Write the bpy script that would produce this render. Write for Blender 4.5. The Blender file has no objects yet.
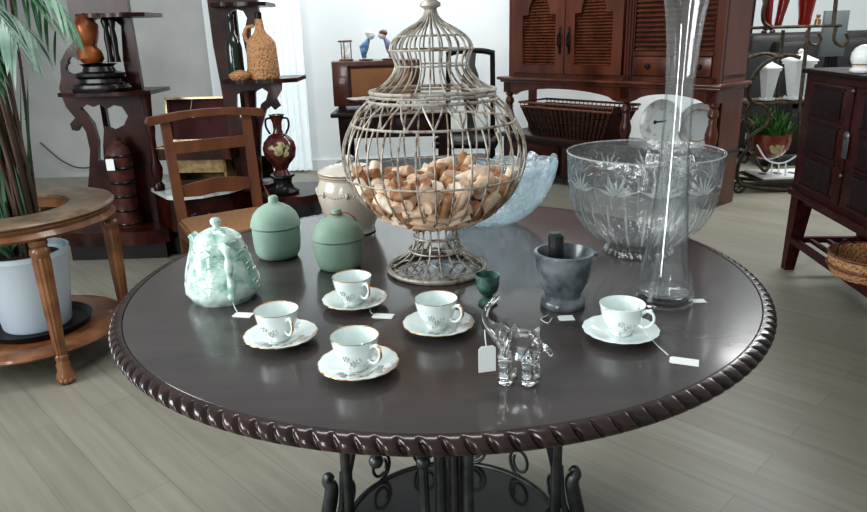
import bpy, bmesh, math, random
from mathutils import Vector, Matrix
random.seed(7)
PI = math.pi
col = bpy.context.scene.collection
R = math.radians

# ------------------------------------------------------------ camera model
PITCH, ROLL, FPX, CAMH = R(17.76), R(-1.65), 700.0, 1.222
cf = Vector((0, math.cos(PITCH), -math.sin(PITCH)))
cu0 = Vector((0, math.sin(PITCH), math.cos(PITCH)))
cx = math.cos(ROLL) * Vector((1, 0, 0)) + math.sin(ROLL) * cu0
cu = -math.sin(ROLL) * Vector((1, 0, 0)) + math.cos(ROLL) * cu0
cam = bpy.data.objects.new('camera', bpy.data.cameras.new('camera'))
col.objects.link(cam)
cam.matrix_world = Matrix(((cx.x, cu.x, -cf.x, 0), (cx.y, cu.y, -cf.y, 0), (cx.z, cu.z, -cf.z, CAMH), (0, 0, 0, 1)))
cam.data.sensor_width = 36
cam.data.lens = FPX / 867 * 36
cam.data.clip_start = 0.02
bpy.context.scene.camera = cam

# ---- turn a photo pixel into a point on an upright plane (world Y) or a level plane (world z)
def _ray(a, b_): return cf + cx * ((a - 433.5) / FPX) - cu * ((b_ - 256) / FPX)
def AY(a, b_, y):
    d = _ray(a, b_); k = y / d.y; return (d.x * k, CAMH + d.z * k)
def AZ(a, b_, z):
    d = _ray(a, b_); k = (z - CAMH) / d.z; return (d.x * k, d.y * k)

# ------------------------------------------------------------ materials
def mat(name, c, rough=.5, metal=0, c2=None, scale=8, stretch=(1, 1, 1), bump=0, coat=0, lo=.35, hi=.65, trans=0, ior=1.45, detail=4, spec=.5, kind='noise', alpha=1, emis=0):
    m = bpy.data.materials.new(name); m.use_nodes = True
    nt = m.node_tree; b = nt.nodes['Principled BSDF']; L = nt.links.new
    b.inputs['Base Color'].default_value = (*c, 1)
    b.inputs['Roughness'].default_value = rough
    b.inputs['Metallic'].default_value = metal
    b.inputs['Coat Weight'].default_value = coat
    b.inputs['Coat Roughness'].default_value = .08
    b.inputs['Transmission Weight'].default_value = trans
    b.inputs['IOR'].default_value = ior
    b.inputs['Specular IOR Level'].default_value = spec
    if emis:
        b.inputs['Emission Color'].default_value = (*c, 1); b.inputs['Emission Strength'].default_value = emis
    tc = nt.nodes.new('ShaderNodeTexCoord'); mp = nt.nodes.new('ShaderNodeMapping')
    L(tc.outputs['Object'], mp.inputs[0]); mp.inputs['Scale'].default_value = stretch
    if kind == 'wave':
        t = nt.nodes.new('ShaderNodeTexWave'); t.inputs['Distortion'].default_value = 6; t.inputs['Detail'].default_value = 3
        t.inputs['Scale'].default_value = scale; fac = t.outputs['Fac']
    elif kind == 'voronoi':
        t = nt.nodes.new('ShaderNodeTexVoronoi'); t.inputs['Scale'].default_value = scale; fac = t.outputs['Distance']
    else:
        t = nt.nodes.new('ShaderNodeTexNoise'); t.inputs['Scale'].default_value = scale; t.inputs['Detail'].default_value = detail
        fac = t.outputs['Fac']
    L(mp.outputs[0], t.inputs['Vector'])
    if c2 is not None:
        r = nt.nodes.new('ShaderNodeValToRGB'); L(fac, r.inputs[0]); L(r.outputs[0], b.inputs['Base Color'])
        r.color_ramp.elements[0].position = lo; r.color_ramp.elements[0].color = (*c, 1)
        r.color_ramp.elements[1].position = hi; r.color_ramp.elements[1].color = (*c2, 1)
    if bump:
        bp = nt.nodes.new('ShaderNodeBump'); bp.inputs['Strength'].default_value = bump; bp.inputs['Distance'].default_value = .01
        L(fac, bp.inputs['Height']); L(bp.outputs[0], b.inputs['Normal'])
    return m

M = {}
M['wall'] = mat('wall_paint', (.70, .73, .74), .7, c2=(.76, .79, .80), scale=1.5)
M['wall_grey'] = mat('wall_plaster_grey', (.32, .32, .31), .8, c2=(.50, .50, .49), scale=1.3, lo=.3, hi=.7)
M['trim'] = mat('trim_dark', (.05, .06, .07), .5)
M['trim_white'] = mat('trim_white', (.72, .75, .77), .4)
M['table'] = mat('dark_glossy_table_wood', (.060, .049, .047), .20, c2=(.078, .064, .061), scale=6, stretch=(1, 5, 1), coat=.22, spec=.5, lo=.3, hi=.75)
M['tablerim'] = mat('dark_red_rim_wood', (.024, .012, .011), .22, c2=(.045, .022, .019), scale=14, coat=.25)
M['iron'] = mat('grey_wrought_iron', (.05, .055, .055), .38, .7, c2=(.09, .095, .09), scale=30)
M['ironbrown'] = mat('bronzed_iron', (.05, .04, .025), .45, .6, c2=(.12, .09, .06), scale=30)
M['black'] = mat('black_metal', (.012, .012, .014), .4, .3)
M['shelfwood'] = mat('shelf_wood', (.012, .010, .010), .16, c2=(.022, .017, .016), scale=8, coat=.4)
M['cage'] = mat('whitewashed_rusty_wire', (.45, .415, .36), .42, .25, c2=(.16, .085, .05), scale=60, lo=.50, hi=.68)
M['cork'] = mat('cork', (.54, .35, .23), .8, c2=(.76, .56, .42), scale=90, lo=.3, hi=.7)
M['cork2'] = mat('cork_dark', (.28, .12, .055), .8, c2=(.52, .29, .16), scale=90, lo=.3, hi=.7)
M['cork3'] = mat('cork_pale', (.74, .58, .45), .8, c2=(.84, .72, .60), scale=90, lo=.3, hi=.7)
M['china'] = mat('white_china', (.80, .88, .86), .12, coat=.5)
M['gold'] = mat('worn_gold', (.42, .24, .12), .3, .8)
M['saucer'] = mat('china_with_floral_decal', (.80, .88, .86), .12, c2=(.46, .40, .36), scale=26, lo=.60, hi=.68, coat=.5)
M['cupdecal'] = mat('cup_with_floral_decal', (.80, .88, .86), .12, c2=(.40, .38, .36), scale=40, lo=.63, hi=.68, coat=.5)
M['celadon'] = mat('matte_green_ceramic', (.24, .345, .285), .6, c2=(.30, .41, .345), scale=14, bump=.05)
M['celadon2'] = mat('matte_olive_green_ceramic', (.19, .275, .215), .6, c2=(.24, .33, .26), scale=14, bump=.05)
M['teapot'] = mat('pale_mint_glaze', (.27, .44, .37), .16, c2=(.70, .85, .78), scale=34, coat=.6, bump=.5, lo=.36, hi=.54)  # darker green low spots imitate shade in the embossed hollows
M['crock'] = mat('cream_glaze', (.50, .44, .37), .25, c2=(.60, .54, .47), scale=10, coat=.3)
M['crockline'] = mat('brown_line', (.30, .18, .12), .4)
M['stone'] = mat('grey_marble', (.055, .065, .075), .25, c2=(.20, .22, .235), scale=24, coat=.3, detail=8)
M['stonedark'] = mat('dark_stone', (.010, .011, .013), .3, c2=(.030, .033, .037), scale=30, coat=.2)
M['greenstone'] = mat('green_marble', (.035, .085, .07), .2, c2=(.14, .24, .20), scale=50, coat=.5, lo=.4, hi=.7)
M['crystal'] = mat('solid_crystal', (.98, .99, .99), .0, trans=1, ior=1.5, coat=.5)
M['paper'] = mat('white_paper', (.86, .87, .86), .7)
M['string'] = mat('white_string', (.70, .70, .68), .8)
M['oak'] = mat('brown_chair_wood', (.125, .043, .019), .4, c2=(.20, .075, .034), scale=10, stretch=(1, 1, .25), coat=.15)
M['cane'] = mat('tan_seat_fabric', (.24, .12, .055), .7, c2=(.31, .17, .085), scale=60, bump=.2)
M['mahog'] = mat('dark_red_mahogany', (.013, .003, .002), .35, c2=(.055, .011, .006), scale=9, coat=.1, spec=.35)
M['ebony'] = mat('near_black_lacquer', (.005, .004, .004), .3, c2=(.012, .008, .007), scale=9, coat=.1, spec=.35)
M['marble'] = mat('white_marble_top', (.66, .70, .68), .2, c2=(.55, .58, .57), scale=7, coat=.3)
M['hutch'] = mat('reddish_brown_hutch_wood', (.055, .014, .007), .28, c2=(.13, .036, .018), scale=6, stretch=(1, 1, .2), coat=.3)
M['hutchdark'] = mat('dark_hutch_wood', (.014, .005, .003), .4, c2=(.035, .011, .007), scale=6, coat=.2)
M['louver'] = mat('louver_wood', (.085, .026, .013), .22, c2=(.15, .05, .027), scale=10, coat=.4)
M['ringwood'] = mat('warm_fruitwood', (.13, .052, .022), .32, c2=(.26, .115, .052), scale=12, coat=.3)
M['ringtop'] = mat('weathered_top_wood', (.12, .088, .060), .35, c2=(.21, .145, .092), scale=18, coat=.1)
M['potwhite'] = mat('white_plastic_pot', (.66, .76, .84), .35)
M['soil'] = mat('soil', (.03, .02, .015), .9, c2=(.08, .05, .03), scale=60, bump=.5)
M['leaf'] = mat('palm_leaf', (.05, .17, .07), .4, c2=(.16, .34, .20), scale=9)
M['leafgrey'] = mat('grey_green_palm_leaf', (.16, .26, .20), .4, c2=(.34, .46, .38), scale=9)
M['cane_stem'] = mat('brown_cane_stem', (.035, .02, .015), .5, c2=(.13, .08, .055), scale=10, stretch=(1, 1, .3))
M['grass'] = mat('grass', (.03, .10, .02), .6, c2=(.10, .24, .05), scale=30)
M['copper'] = mat('copper_orange', (.40, .13, .04), .4, .4, c2=(.10, .03, .012), scale=14)
M['band'] = mat('rusty_red_brown_leather', (.030, .009, .007), .5, c2=(.11, .028, .016), scale=18)
M['wicker'] = mat('tan_wicker', (.30, .14, .06), .65, c2=(.52, .28, .14), scale=70, kind='voronoi', bump=.8, lo=.1, hi=.5)
M['wickerdark'] = mat('dark_brown_wicker', (.05, .018, .010), .5, c2=(.17, .07, .04), scale=60, kind='voronoi', bump=.7, lo=.1, hi=.5)
M['bottle'] = mat('dark_green_bottle_glass', (.012, .020, .014), .12, coat=.5)
M['cloisonne'] = mat('cloisonne_enamel', (.015, .006, .006), .25, c2=(.14, .022, .014), scale=22, coat=.5)
M['flower'] = mat('cream_flower_enamel', (.50, .42, .24), .4, c2=(.20, .22, .10), scale=50)
M['burl'] = mat('burl_box_wood', (.19, .12, .05), .35, c2=(.32, .23, .11), scale=30, coat=.2)
M['velvet'] = mat('dark_red_velvet', (.05, .008, .010), .8)
M['brassedge'] = mat('pale_brass_edge', (.42, .34, .20), .35, .6)
M['radio'] = mat('radio_walnut', (.07, .020, .010), .3, c2=(.12, .04, .02), scale=9, coat=.3)
M['grille'] = mat('tan_speaker_cloth', (.24, .10, .045), .8, c2=(.36, .17, .08), scale=160)
M['blue'] = mat('blue_porcelain', (.06, .20, .45), .25, c2=(.35, .50, .65), scale=30)
M['skin'] = mat('white_porcelain', (.82, .82, .80), .3)
M['brown'] = mat('brown_porcelain', (.20, .06, .03), .4)
M['lilac'] = mat('lilac_porcelain', (.25, .25, .42), .4)
M['sand'] = mat('pale_sand', (.75, .68, .55), .9)
M['bench'] = mat('dark_grey_leather', (.075, .085, .088), .45, c2=(.12, .13, .13), scale=12, bump=.1)
M['chinese'] = mat('dark_red_lacquer', (.014, .003, .003), .45, c2=(.055, .008, .008), scale=40, spec=.25)
M['chinesepanel'] = mat('black_carved_panel', (.005, .004, .004), .55, c2=(.022, .006, .006), scale=70, bump=.8, spec=.25)
M['dullmetal'] = mat('dull_pewter', (.14, .14, .14), .4, .8)
M['redvase'] = mat('deep_red_glass', (.22, .008, .008), .12, c2=(.32, .02, .015), scale=6, coat=.6)
M['urn'] = mat('white_ceramic_urn', (.84, .90, .90), .3, c2=(.90, .93, .93), scale=40, bump=.3)
M['redbowl'] = mat('red_glazed_bowl', (.13, .02, .015), .2, c2=(.26, .06, .04), scale=14, coat=.5)
M['tile'] = mat('white_tile', (.92, .93, .93), .3)
M['greypanel'] = mat('slate_grey_panel', (.09, .105, .11), .5, c2=(.11, .125, .13), scale=6)
M['blackcloth'] = mat('black_leather', (.010, .010, .011), .5, c2=(.022, .020, .020), scale=9, bump=.3)
M['platemid'] = mat('plate_centre', (.52, .55, .54), .2, coat=.4)
M['plate'] = mat('painted_plate', (.50, .52, .50), .2, c2=(.34, .26, .22), scale=22, lo=.48, hi=.66, coat=.4)
M['jarmid'] = mat('grey_patterned_ceramic', (.35, .32, .30), .4, c2=(.55, .52, .48), scale=30)

# thin-walled glass: light passes straight through, the surface mirrors by angle, edges darken with path length
def thin_glass(name, face, edge, ior=1.5, rough=.0, milk=0, milkcol=(.8, .9, .95), bump=0, scale=30):
    m = bpy.data.materials.new(name); m.use_nodes = True; nt = m.node_tree; L = nt.links.new
    nt.nodes.remove(nt.nodes['Principled BSDF']); out = nt.nodes['Material Output']
    lw = nt.nodes.new('ShaderNodeLayerWeight'); lw.inputs['Blend'].default_value = .35
    r = nt.nodes.new('ShaderNodeValToRGB'); L(lw.outputs['Facing'], r.inputs[0])
    r.color_ramp.elements[0].position = .45; r.color_ramp.elements[0].color = (*face, 1)
    r.color_ramp.elements[1].position = .97; r.color_ramp.elements[1].color = (*edge, 1)
    tr = nt.nodes.new('ShaderNodeBsdfTransparent'); L(r.outputs[0], tr.inputs[0])
    gl = nt.nodes.new('ShaderNodeBsdfGlossy'); gl.inputs['Roughness'].default_value = rough
    lf = nt.nodes.new('ShaderNodeLayerWeight'); lf.inputs['Blend'].default_value = .5
    pw = nt.nodes.new('ShaderNodeMath'); pw.operation = 'POWER'; pw.inputs[1].default_value = 4.2; L(lf.outputs['Facing'], pw.inputs[0])
    f0 = ((ior - 1) / (ior + 1)) ** 2
    fr = nt.nodes.new('ShaderNodeMath'); fr.operation = 'MULTIPLY_ADD'; fr.inputs[1].default_value = .75; fr.inputs[2].default_value = f0; fr.use_clamp = True; L(pw.outputs[0], fr.inputs[0])
    mx = nt.nodes.new('ShaderNodeMixShader'); L(fr.outputs[0], mx.inputs[0]); L(tr.outputs[0], mx.inputs[1]); L(gl.outputs[0], mx.inputs[2])
    last = mx
    nz = nt.nodes.new('ShaderNodeTexNoise'); nz.inputs['Scale'].default_value = scale; nz.inputs['Detail'].default_value = 3
    tc = nt.nodes.new('ShaderNodeTexCoord'); L(tc.outputs['Object'], nz.inputs['Vector'])
    if bump:
        bp = nt.nodes.new('ShaderNodeBump'); bp.inputs['Strength'].default_value = bump; bp.inputs['Distance'].default_value = .01
        L(nz.outputs['Fac'], bp.inputs['Height']); L(bp.outputs[0], gl.inputs['Normal']); L(bp.outputs[0], lf.inputs['Normal'])
    if milk:
        df = nt.nodes.new('ShaderNodeBsdfTranslucent'); df.inputs[0].default_value = (*milkcol, 1)
        d2 = nt.nodes.new('ShaderNodeBsdfDiffuse'); d2.inputs[0].default_value = (*milkcol, 1)
        md = nt.nodes.new('ShaderNodeMixShader'); md.inputs[0].default_value = .5; L(d2.outputs[0], md.inputs[1]); L(df.outputs[0], md.inputs[2])
        m2 = nt.nodes.new('ShaderNodeMixShader'); mt = nt.nodes.new('ShaderNodeMath'); mt.operation = 'MULTIPLY'; mt.inputs[1].default_value = milk * 2
        L(nz.outputs['Fac'], mt.inputs[0]); L(mt.outputs[0], m2.inputs[0]); L(mx.outputs[0], m2.inputs[1]); L(md.outputs[0], m2.inputs[2]); last = m2
    L(last.outputs[0], out.inputs['Surface']); return m
M['glass'] = thin_glass('clear_glass', (.99, .995, .995), (.60, .64, .64), 1.8, milk=.018, scale=3)
M['cutglass'] = thin_glass('cut_glass', (.985, .99, .99), (.80, .82, .82), 2.0, .03, milk=.03, bump=.6, scale=55)
M['frost'] = thin_glass('frosted_etching', (.9, .92, .92), (.6, .6, .6), 1.5, .2, milk=.34, milkcol=(.95, .98, .98), scale=3)
M['blueglass'] = thin_glass('pale_blue_glass', (.93, .97, .99), (.75, .84, .88), 1.7, .05, milk=.24, milkcol=(.80, .92, .97), bump=1.0, scale=38)
M['curtain'] = mat('sheer_curtain_with_glow', (.86, .92, .94), .9, emis=.12)  # faint emission stands in for daylight behind the cloth

# plank floor
def floor_mat():
    m = bpy.data.materials.new('grey_laminate_planks'); m.use_nodes = True
    nt = m.node_tree; b = nt.nodes['Principled BSDF']; L = nt.links.new
    tc = nt.nodes.new('ShaderNodeTexCoord'); mp = nt.nodes.new('ShaderNodeMapping')
    mp.inputs['Rotation'].default_value = (0, 0, R(46))
    L(tc.outputs['Object'], mp.inputs[0])
    br = nt.nodes.new('ShaderNodeTexBrick'); L(mp.outputs[0], br.inputs['Vector'])
    br.inputs['Scale'].default_value = 1; br.inputs['Brick Width'].default_value = 1.2; br.inputs['Row Height'].default_value = .13
    br.inputs['Mortar Size'].default_value = .0018; br.inputs['Mortar Smooth'].default_value = .3
    br.inputs['Color1'].default_value = (.225, .210, .170, 1); br.inputs['Color2'].default_value = (.262, .246, .202, 1)
    br.inputs['Mortar'].default_value = (.185, .173, .142, 1)
    n = nt.nodes.new('ShaderNodeTexNoise'); n.inputs['Scale'].default_value = 4; n.inputs['Detail'].default_value = 6
    mp2 = nt.nodes.new('ShaderNodeMapping'); mp2.inputs['Scale'].default_value = (.6, 9, 1); L(mp.outputs[0], mp2.inputs[0]); L(mp2.outputs[0], n.inputs['Vector'])
    r = nt.nodes.new('ShaderNodeValToRGB'); L(n.outputs['Fac'], r.inputs[0])
    r.color_ramp.elements[0].position = .3; r.color_ramp.elements[0].color = (.86, .86, .86, 1)
    r.color_ramp.elements[1].position = .7; r.color_ramp.elements[1].color = (1.07, 1.07, 1.07, 1)
    mx = nt.nodes.new('ShaderNodeMixRGB'); mx.blend_type = 'MULTIPLY'; mx.inputs[0].default_value = 1
    L(br.outputs['Color'], mx.inputs[1]); L(r.outputs[0], mx.inputs[2]); L(mx.outputs[0], b.inputs['Base Color'])
    b.inputs['Roughness'].default_value = .38
    return m
M['floor'] = floor_mat()

# ------------------------------------------------------------ mesh helpers
def box(bm, lo, hi, mtx=None, bev=0):
    lo, hi = Vector(lo), Vector(hi)
    r = bmesh.ops.create_cube(bm, size=1)
    vs = r['verts']
    for v in vs:
        v.co = Vector(((lo.x + hi.x) / 2 + v.co.x * (hi.x - lo.x), (lo.y + hi.y) / 2 + v.co.y * (hi.y - lo.y), (lo.z + hi.z) / 2 + v.co.z * (hi.z - lo.z)))
    if bev:
        es = list({e for v in vs for e in v.link_edges})
        r2 = bmesh.ops.bevel(bm, geom=es, offset=bev, segments=2, affect='EDGES', profile=.5)
        vs = list({v for f in r2['faces'] for v in f.verts} | {v for v in vs if v.is_valid})
    if mtx is not None:
        for v in vs: v.co = mtx @ v.co
    return vs

def taperbox(bm, p0, p1, s0, s1, mtx=None):
    """square bar from p0 to p1 with half sizes s0,s1 (x,y) kept horizontal"""
    vs = []
    for p, s in ((p0, s0), (p1, s1)):
        for a, b_ in ((-1, -1), (1, -1), (1, 1), (-1, 1)):
            c = Vector((p[0] + a * s[0], p[1] + b_ * s[1], p[2]))
            vs.append(bm.verts.new(mtx @ c if mtx is not None else c))
    bm.faces.new(vs[3::-1]); bm.faces.new(vs[4:])
    for i in range(4): bm.faces.new((vs[i], vs[(i + 1) % 4], vs[4 + (i + 1) % 4], vs[4 + i]))

def lathe(bm, prof, n=32, c=(0, 0, 0), mtx=None, rmod=None):
    rings = []
    for r, z in prof:
        if r < 1e-6:
            v = Vector((c[0], c[1], c[2] + z)); rings.append([bm.verts.new(mtx @ v if mtx is not None else v)])
        else:
            row = []
            for i in range(n):
                a = 2 * PI * i / n
                rr = r * (rmod(a, z) if rmod else 1)
                v = Vector((c[0] + rr * math.cos(a), c[1] + rr * math.sin(a), c[2] + z))
                row.append(bm.verts.new(mtx @ v if mtx is not None else v))
            rings.append(row)
    for A, B in zip(rings, rings[1:]):
        if len(A) == 1 and len(B) == 1: continue
        for i in range(n):
            j = (i + 1) % n
            if len(A) == 1: bm.faces.new((A[0], B[j], B[i]))
            elif len(B) == 1: bm.faces.new((A[i], A[j], B[0]))
            else: bm.faces.new((A[i], A[j], B[j], B[i]))

def tube(bm, pts, r, n=6, closed=False, taper=None):
    pts = [Vector(p) for p in pts]
    N = len(pts); rings = []
    up = None
    for i, p in enumerate(pts):
        if closed: t = pts[(i + 1) % N] - pts[i - 1]
        else: t = pts[min(i + 1, N - 1)] - pts[max(i - 1, 0)]
        if t.length < 1e-9: t = Vector((0, 0, 1))
        t.normalize()
        if up is None:
            up = t.cross(Vector((0, 0, 1)))
            if up.length < .1: up = t.cross(Vector((1, 0, 0)))
            up.normalize()
        else:
            up = up - t * up.dot(t)
            if up.length < 1e-6: up = t.orthogonal()
            up.normalize()
        s = t.cross(up)
        rr = r[i] if isinstance(r, (list, tuple)) else r
        rings.append([bm.verts.new(p + (up * math.cos(2 * PI * k / n) + s * math.sin(2 * PI * k / n)) * rr) for k in range(n)])
    pairs = list(zip(rings, rings[1:])) + ([(rings[-1], rings[0])] if closed else [])
    for A, B in pairs:
        for k in range(n): bm.faces.new((A[k], A[(k + 1) % n], B[(k + 1) % n], B[k]))
    if not closed:
        bm.faces.new(rings[0][::-1]); bm.faces.new(rings[-1])

def circ(c, r, n=40, z=0, a0=0, a1=2 * PI, closed=True):
    m = n if closed else n + 1
    return [(c[0] + r * math.cos(a0 + (a1 - a0) * i / n), c[1] + r * math.sin(a0 + (a1 - a0) * i / n), z) for i in range(m)]

def smoothpath(pts, n=6):
    P = [Vector(p) for p in pts]; out = []
    Q = [P[0] * 2 - P[1]] + P + [P[-1] * 2 - P[-2]]
    for i in range(1, len(Q) - 2):
        for k in range(n):
            t = k / n
            a, b, c, d = Q[i - 1], Q[i], Q[i + 1], Q[i + 2]
            out.append(.5 * ((2 * b) + (c - a) * t + (2 * a - 5 * b + 4 * c - d) * t * t + (3 * b - a - 3 * c + d) * t ** 3))
    out.append(P[-1]); return out

def ball(bm, c, r, n=12, sc=(1, 1, 1), mtx=None):
    vs = bmesh.ops.create_uvsphere(bm, u_segments=n, v_segments=max(6, n * 2 // 3), radius=1)['verts']
    for v in vs:
        v.co = Vector((c[0] + v.co.x * r * sc[0], c[1] + v.co.y * r * sc[1], c[2] + v.co.z * r * sc[2]))
        if mtx is not None: v.co = mtx @ v.co

def prism(bm, poly, lo, hi, axis='y', mtx=None):
    """poly in (u,v) extruded along axis: 'y' -> (u, w, v);  'z' -> (u, v, w); 'x' -> (w,u,v)"""
    def P(u, v, w):
        q = {'y': (u, w, v), 'z': (u, v, w), 'x': (w, u, v)}[axis]
        return mtx @ Vector(q) if mtx is not None else Vector(q)
    A = [bm.verts.new(P(u, v, lo)) for u, v in poly]; B = [bm.verts.new(P(u, v, hi)) for u, v in poly]
    bm.faces.new(A); bm.faces.new(B[::-1])
    n = len(poly)
    for i in range(n): bm.faces.new((A[i], B[i], B[(i + 1) % n], A[(i + 1) % n]))

def fret(outer, holes, y0, y1):
    """mesh of an upright board (x,z outline with holes) between y0 and y1"""
    cu_ = bpy.data.curves.new('tmp', 'CURVE'); cu_.dimensions = '2D'; cu_.fill_mode = 'BOTH'
    for pl in [outer] + holes:
        s = cu_.splines.new('POLY'); s.points.add(len(pl) - 1)
        for i, p in enumerate(pl): s.points[i].co = (p[0], p[1], 0, 1)
        s.use_cyclic_u = True
    cu_.extrude = abs(y1 - y0) / 2
    o = bpy.data.objects.new('tmp', cu_)
    me = bpy.data.meshes.new_from_object(o)
    bpy.data.objects.remove(o); bpy.data.curves.remove(cu_)
    me.transform(Matrix(((1, 0, 0, 0), (0, 0, -1, (y0 + y1) / 2), (0, 1, 0, 0), (0, 0, 0, 1))))
    me.materials.clear()
    return me

def clover(cx_, cz, r, n=4, rot=0, k=14):
    pts = []
    for i in range(n * k):
        a = rot + 2 * PI * i / (n * k)
        pts.append((cx_ + math.cos(a) * r * (.72 + .28 * abs(math.cos(n * (a - rot) / 2))) , cz + math.sin(a) * r * (.72 + .28 * abs(math.cos(n * (a - rot) / 2)))))
    return pts

def NB(): return bmesh.new()

def obj(name, bm, m, parent=None, smooth=40, mtx=None):
    if isinstance(bm, bpy.types.Mesh): me = bm
    else:
        bmesh.ops.recalc_face_normals(bm, faces=bm.faces)
        me = bpy.data.meshes.new(name); bm.to_mesh(me); bm.free()
    me.materials.append(M[m] if isinstance(m, str) else m)
    if smooth:
        me.polygons.foreach_set('use_smooth', [True] * len(me.polygons))
        me.set_sharp_from_angle(angle=R(smooth))
    o = bpy.data.objects.new(name, me); col.objects.link(o)
    if parent is not None: o.parent = parent
    if mtx is not None: o.matrix_local = mtx
    return o

def tag(o, label, cat, group=None, kind=None):
    if label: o['label'] = label
    if cat: o['category'] = cat
    if group: o['group'] = group
    if kind: o['kind'] = kind
    return o

def thing(name, label, cat, loc=(0, 0, 0), rz=0, group=None):
    o = bpy.data.objects.new(name, None); o.empty_display_size = .05
    col.objects.link(o); o.location = loc; o.rotation_euler = (0, 0, rz)
    return tag(o, label, cat, group)

def dup(root, loc, rz=0, label=None, cat=None):
    def cp(o, par):
        c = o.copy(); col.objects.link(c)
        if par is not None: c.parent = par
        for ch in o.children: cp(ch, c)
        return c
    c = cp(root, None); c.location = loc; c.rotation_euler = (0, 0, rz)
    if label: c['label'] = label
    return c

def struct(name, bm, m, smooth=0):
    o = obj(name, bm, m, smooth=smooth); o['kind'] = 'structure'; return o
# ============================================================ SETTING
b = NB(); box(b, (-5, -2.5, -.05), (8, 8.7, 0)); struct('floor', b, 'floor')
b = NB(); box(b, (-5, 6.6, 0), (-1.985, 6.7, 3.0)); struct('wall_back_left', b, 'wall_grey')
b = NB(); box(b, (-1.985, 6.6, 0), (2.6, 6.7, 3.0)); struct('wall_back', b, 'wall')
b = NB(); box(b, (2.6, 6.7, 0), (2.7, 8.5, 3.0)); struct('wall_return', b, 'wall')
b = NB(); box(b, (2.7, 8.5, 0), (8, 8.6, 3.0)); struct('wall_far', b, 'wall')
b = NB(); box(b, (2.71, 8.47, 0), (7.9, 8.5, .12)); struct('baseboard_far', b, 'trim')
b = NB(); box(b, (-1.228, 6.57, 0), (-1.208, 6.6, 3.0)); struct('trim_1', b, 'trim')
b = NB(); box(b, (-1.985, 6.575, .0), (-1.228, 6.6, .1)); box(b, (-1.208, 6.575, .0), (2.6, 6.6, .1)); struct('baseboard_back', b, 'trim_white')
b = NB()
for x in (-1.67, -1.60, -1.40): box(b, (x, 6.585, .1), (x + .02, 6.6, 3.0))
struct('trim_2', b, 'trim_white')

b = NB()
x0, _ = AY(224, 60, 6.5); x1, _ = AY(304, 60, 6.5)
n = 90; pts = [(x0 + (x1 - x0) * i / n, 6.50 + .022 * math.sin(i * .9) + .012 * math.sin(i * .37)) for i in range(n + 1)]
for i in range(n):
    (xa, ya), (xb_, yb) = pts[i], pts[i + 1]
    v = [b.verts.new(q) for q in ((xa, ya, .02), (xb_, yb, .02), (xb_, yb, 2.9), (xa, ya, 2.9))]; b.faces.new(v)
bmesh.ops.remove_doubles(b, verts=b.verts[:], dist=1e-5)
t = thing('sheer_curtain', 'bright glowing white sheer curtain behind the wicker covered bottle', 'curtain', (0, 0, 0)); obj('fabric', b, 'curtain', t)
b = NB(); tube(b, [(x0 - .05, 6.5, 2.91), (x1, 6.5, 2.91)], .012, 8); obj('rod', b, 'trim', t)

# ============================================================ ROUND TABLE
TC = (.012, 1.33); TZ = .76; TR = .614
t = thing('round_table', 'big round dark wood table with carved rope edge on an iron pedestal', 'table', (TC[0], TC[1], 0))
b = NB()
lathe(b, [(0, TZ), (TR - .024, TZ), (TR - .021, TZ - .003), (TR - .020, TZ - .022), (TR - .06, TZ - .026), (0, TZ - .026)], 160)
obj('tabletop', b, 'table', t)
b = NB()
prof = []
for i in range(17):
    a = R(100) - R(215) * i / 16
    prof.append((TR - .019 + .019 * math.cos(a), TZ - .0120 + .0125 * math.sin(a), i / 16))
n = 1440; NF = 140
rings = []
for rr, z, s in prof:
    row = []
    for i in range(n):
        a = 2 * PI * i / n
        ph = (a * NF / (2 * PI) + -s * 1.15) % 1.0
        env = math.sin(PI * (s - .10) / .62) ** .6 if .10 < s < .72 else 0
        dpt = .0070 * env * math.exp(-(abs(ph - .5) / (.03 + .15 * env)) ** 2.6)
        q = rr - dpt
        row.append(b.verts.new((q * math.cos(a), q * math.sin(a), z - dpt * .6)))
    rings.append(row)
for A, B in zip(rings, rings[1:]):
    for i in range(n): b.faces.new((A[i], A[(i + 1) % n], B[(i + 1) % n], B[i]))
obj('carved_rim', b, 'tablerim', t, smooth=60)
b = NB(); lathe(b, [(0, TZ - .0265), (.33, TZ - .0265), (.34, TZ - .04), (.33, TZ - .055), (0, TZ - .055)], 64); obj('apron', b, 'shelfwood', t)
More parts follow.
